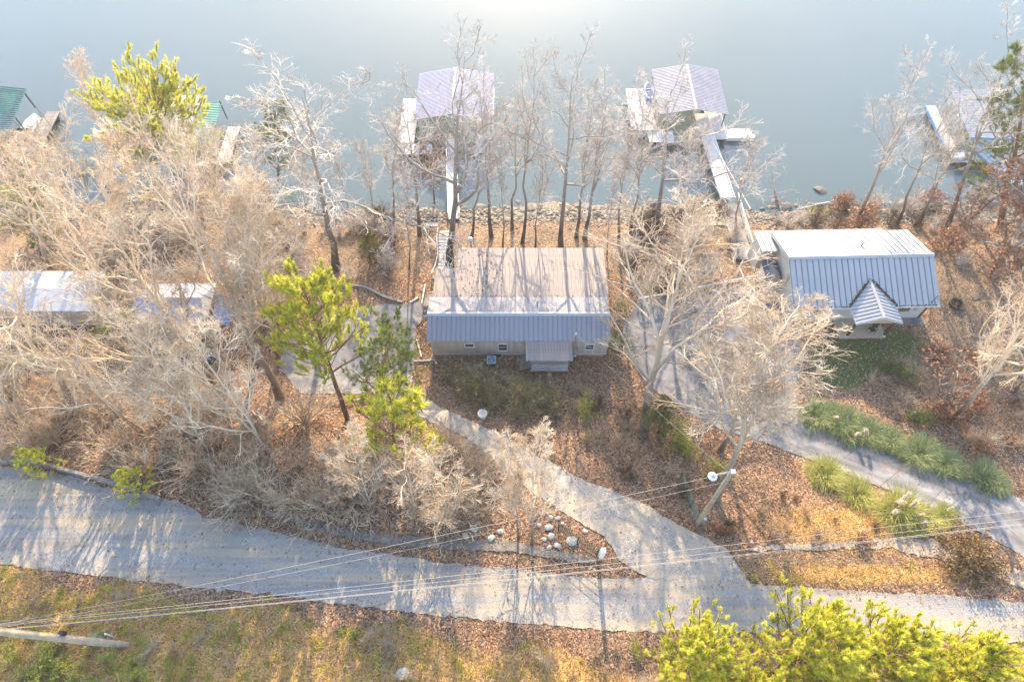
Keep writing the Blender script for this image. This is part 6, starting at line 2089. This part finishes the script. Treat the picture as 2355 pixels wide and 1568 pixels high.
# porch chair
M_ = Matrix.Rotation(R(1.6), 4, 'Z')
pc_ = Vector((24.75, 34.15, 0)) + (M_ @ Vector((7.6, -1.0, .16)))
t = thing('porch_chair', 'dark sling-back chair on the porch of the stucco house', 'chair', V3(pc_))
MB().box((pc_.x, pc_.y, pc_.z + .42), (.5, .5, .04), .3).build('seat', 'dark_metal', t)
MB().beam(pc_ + Vector((.2, .25, .44)), pc_ + Vector((.32, .38, .98)), .5, .04).build('backrest', 'dark_metal', t)
for sx_, sy_ in ((-.24, -.24), (.24, -.24), (-.24, .24), (.24, .24)):
    MB().tube([pc_ + Vector((sx_, sy_, 0)), pc_ + Vector((sx_ * .9, sy_ * .9, .42))], .02, 6).build('leg', 'dark_metal', t)
for s in (-.27, .27):
    MB().beam(pc_ + Vector((s, -.25, .62)), pc_ + Vector((s + .05, .3, .66)), .05, .03).build('armrest', 'dark_metal', t)

# dark car under the trees at the left
p = G(446, 838)
t = thing('parked_car', 'dark blue car parked under the bare trees below the grey-blue cabin', 'car', V3(p), rz=.35, local=True)


def car_section(rows):
    m = MB()
    for row in rows:
        m.v += row
    k = len(rows[0])
    for i in range(len(rows) - 1):
        for j_ in range(k - 1):
            m.f.append((i * k + j_, i * k + j_ + 1, (i + 1) * k + j_ + 1, (i + 1) * k + j_))
        m.f.append((i * k + k - 1, i * k, (i + 1) * k, (i + 1) * k + k - 1))
    m.f.append(tuple(range(k))); m.f.append(tuple((len(rows) - 1) * k + j_ for j_ in range(k))[::-1])
    return m


body = [[(x, -w_, .3), (x, -w_, zt * .7), (x, -w_ * .9, zt), (x, w_ * .9, zt), (x, w_, zt * .7), (x, w_, .3)] for x, w_, zt in ((-2.2, .75, .8), (-1.9, .86, .98), (-.9, .9, 1.0), (.9, .9, 1.0), (1.7, .86, .9), (2.2, .7, .7))]
car_section(body).build('body', 'car_paint', t, True)
cabn = [[(x, -w_, .99), (x, -w_ * .85, zt), (x, w_ * .85, zt), (x, w_, .99)] for x, w_, zt in ((-1.75, .78, 1.05), (-1.2, .8, 1.45), (.2, .8, 1.48), (1.0, .8, 1.04))]
g_ = car_section(cabn).build('windows', 'glass', t, True)
MB().bx(-1.15, .25, -.66, .66, 1.455, 1.5).build('roof', 'car_paint', t)
for xx in (-1.35, 1.35):
    for yy in (-.82, .82):
        wv = MB().tube([(xx, yy - .1, .32), (xx, yy + .1, .32)], .32, 16).build('wheel', 'tyre', t)
        MB().tube([(xx, yy - .104, .32), (xx, yy + .104, .32)], .18, 12).build('rim', 'galv', wv)
for yy in (-.6, .6):
    MB().bx(-2.215, -2.12, yy - .13, yy + .13, .62, .78).build('tail_light', 'red_lens', t)

# ------------------------------------------------------------------ the person beside the mobile home
def skinned(name, mat, verts, edges, radii, parent, root=0, sub=2):
    me = bpy.data.meshes.new(name)
    me.from_pydata(verts, edges, [])
    o = link(bpy.data.objects.new(name, me))
    o.parent = parent
    sk_ = o.modifiers.new('skin', 'SKIN')
    sk_.use_smooth_shade = True
    for i, rr_ in enumerate(radii):
        v_ = me.skin_vertices[0].data[i]
        v_.radius = rr_ if hasattr(rr_, '__len__') else (rr_, rr_)
        v_.use_root = (i == root)
    if sub:
        s_ = o.modifiers.new('sub', 'SUBSURF'); s_.levels = sub - 1; s_.render_levels = sub - 1
    me.materials.append(MT[mat])
    return o


p = G(997, 853)
pr_ = thing('person', 'person in black jacket and blue jeans holding a controller by the mobile home', 'person', V3(p), rz=R(-60), local=True)
# facing +y of the local frame; elbows bent, hands in front
jv = [(0, 0, .95), (0, .01, 1.15), (0, 0, 1.38), (0, .01, 1.5), (0, .03, 1.60), (0, .035, 1.72),
      (.2, 0, 1.40), (.27, .03, 1.13), (.10, .27, 1.12), (-.2, 0, 1.40), (-.27, .03, 1.13), (-.10, .27, 1.12),
      (.10, 0, .88), (.11, .02, .48), (.11, 0, .08), (.12, .14, .03), (-.10, 0, .88), (-.12, .04, .48), (-.13, -.02, .08), (-.14, .12, .03)]
je = [(0, 1), (1, 2), (2, 3), (3, 4), (4, 5), (2, 6), (6, 7), (7, 8), (2, 9), (9, 10), (10, 11), (0, 12), (12, 13), (13, 14), (14, 15), (0, 16), (16, 17), (17, 18), (18, 19)]
jr = [(.15, .11), (.15, .11), (.16, .11), .06, .095, .085, .06, .045, .03, .06, .045, .03, .085, .06, .045, .04, .085, .06, .045, .04]
body_ = skinned('body', 'skin', jv, je, jr, pr_)
skinned('jacket', 'jacket', [jv[0], jv[1], jv[2], (0, 0, 1.46), jv[6], jv[7], (.14, .21, 1.12), jv[9], jv[10], (-.14, .21, 1.12)], [(0, 1), (1, 2), (2, 3), (2, 4), (4, 5), (5, 6), (2, 7), (7, 8), (8, 9)], [(.18, .14), (.18, .14), (.19, .14), .09, .085, .065, .05, .085, .065, .05], pr_)
skinned('jeans', 'jeans', [(0, 0, .98), jv[12], jv[13], (.11, 0, .1), jv[16], jv[17], (-.13, -.02, .1)], [(0, 1), (1, 2), (2, 3), (0, 4), (4, 5), (5, 6)], [(.17, .13), .105, .078, .06, .105, .078, .06], pr_)
hair = MB().lathe((0, .0, 1.66), [(.105, -.04), (.115, .04), (.09, .12), (.03, .155)], 12).build('hair', 'hair', pr_, True)
for s in (1, -1):
    for k in range(5):
        x_ = s * (.10 - .02 * k) if k < 4 else s * .06
        L_ = [.07, .085, .08, .065, .05][k]
        z_ = 1.12 + (.0 if k < 4 else .03)
        MB().tube([(x_, .27, z_), (x_ - s * .01, .27 + L_ * .6, z_ + .005), (x_ - s * .025, .27 + L_, z_ - .02)], [.011, .010, .008], 6).build('finger' if k < 4 else 'thumb', 'skin', body_, True)
for s in (-.035, .035):
    MB().lathe((s, .118, 1.675), [(.002, -.012), (.012, 0), (.002, .012)], 6).build('eye', 'black', body_)
MB().tube([(0, .115, 1.66), (0, .145, 1.635)], [.01, .016], 6).build('nose', 'skin', body_)
MB().bx(-.03, .03, .108, .125, 1.598, 1.606).build('mouth', 'red_lens', body_)
for s in (-.125, .12):
    pass
p2 = (M_ and Matrix.Rotation(R(-60), 3, 'Z') @ Vector((0, .36, 1.13))) + p
ct = thing('drone_controller', 'small grey remote controller in the person hands', 'controller', V3(p2))
MB().box(p2, (.2, .11, .045), R(-60)).build('case', 'galv', ct)

import sys
print('objects', len(bpy.data.objects), 'tris', sum(sum(len(p_.vertices) - 2 for p_ in m_.polygons) if len(m_.polygons) < 3000 else len(m_.loops) - 2 * len(m_.polygons) for m_ in bpy.data.meshes))
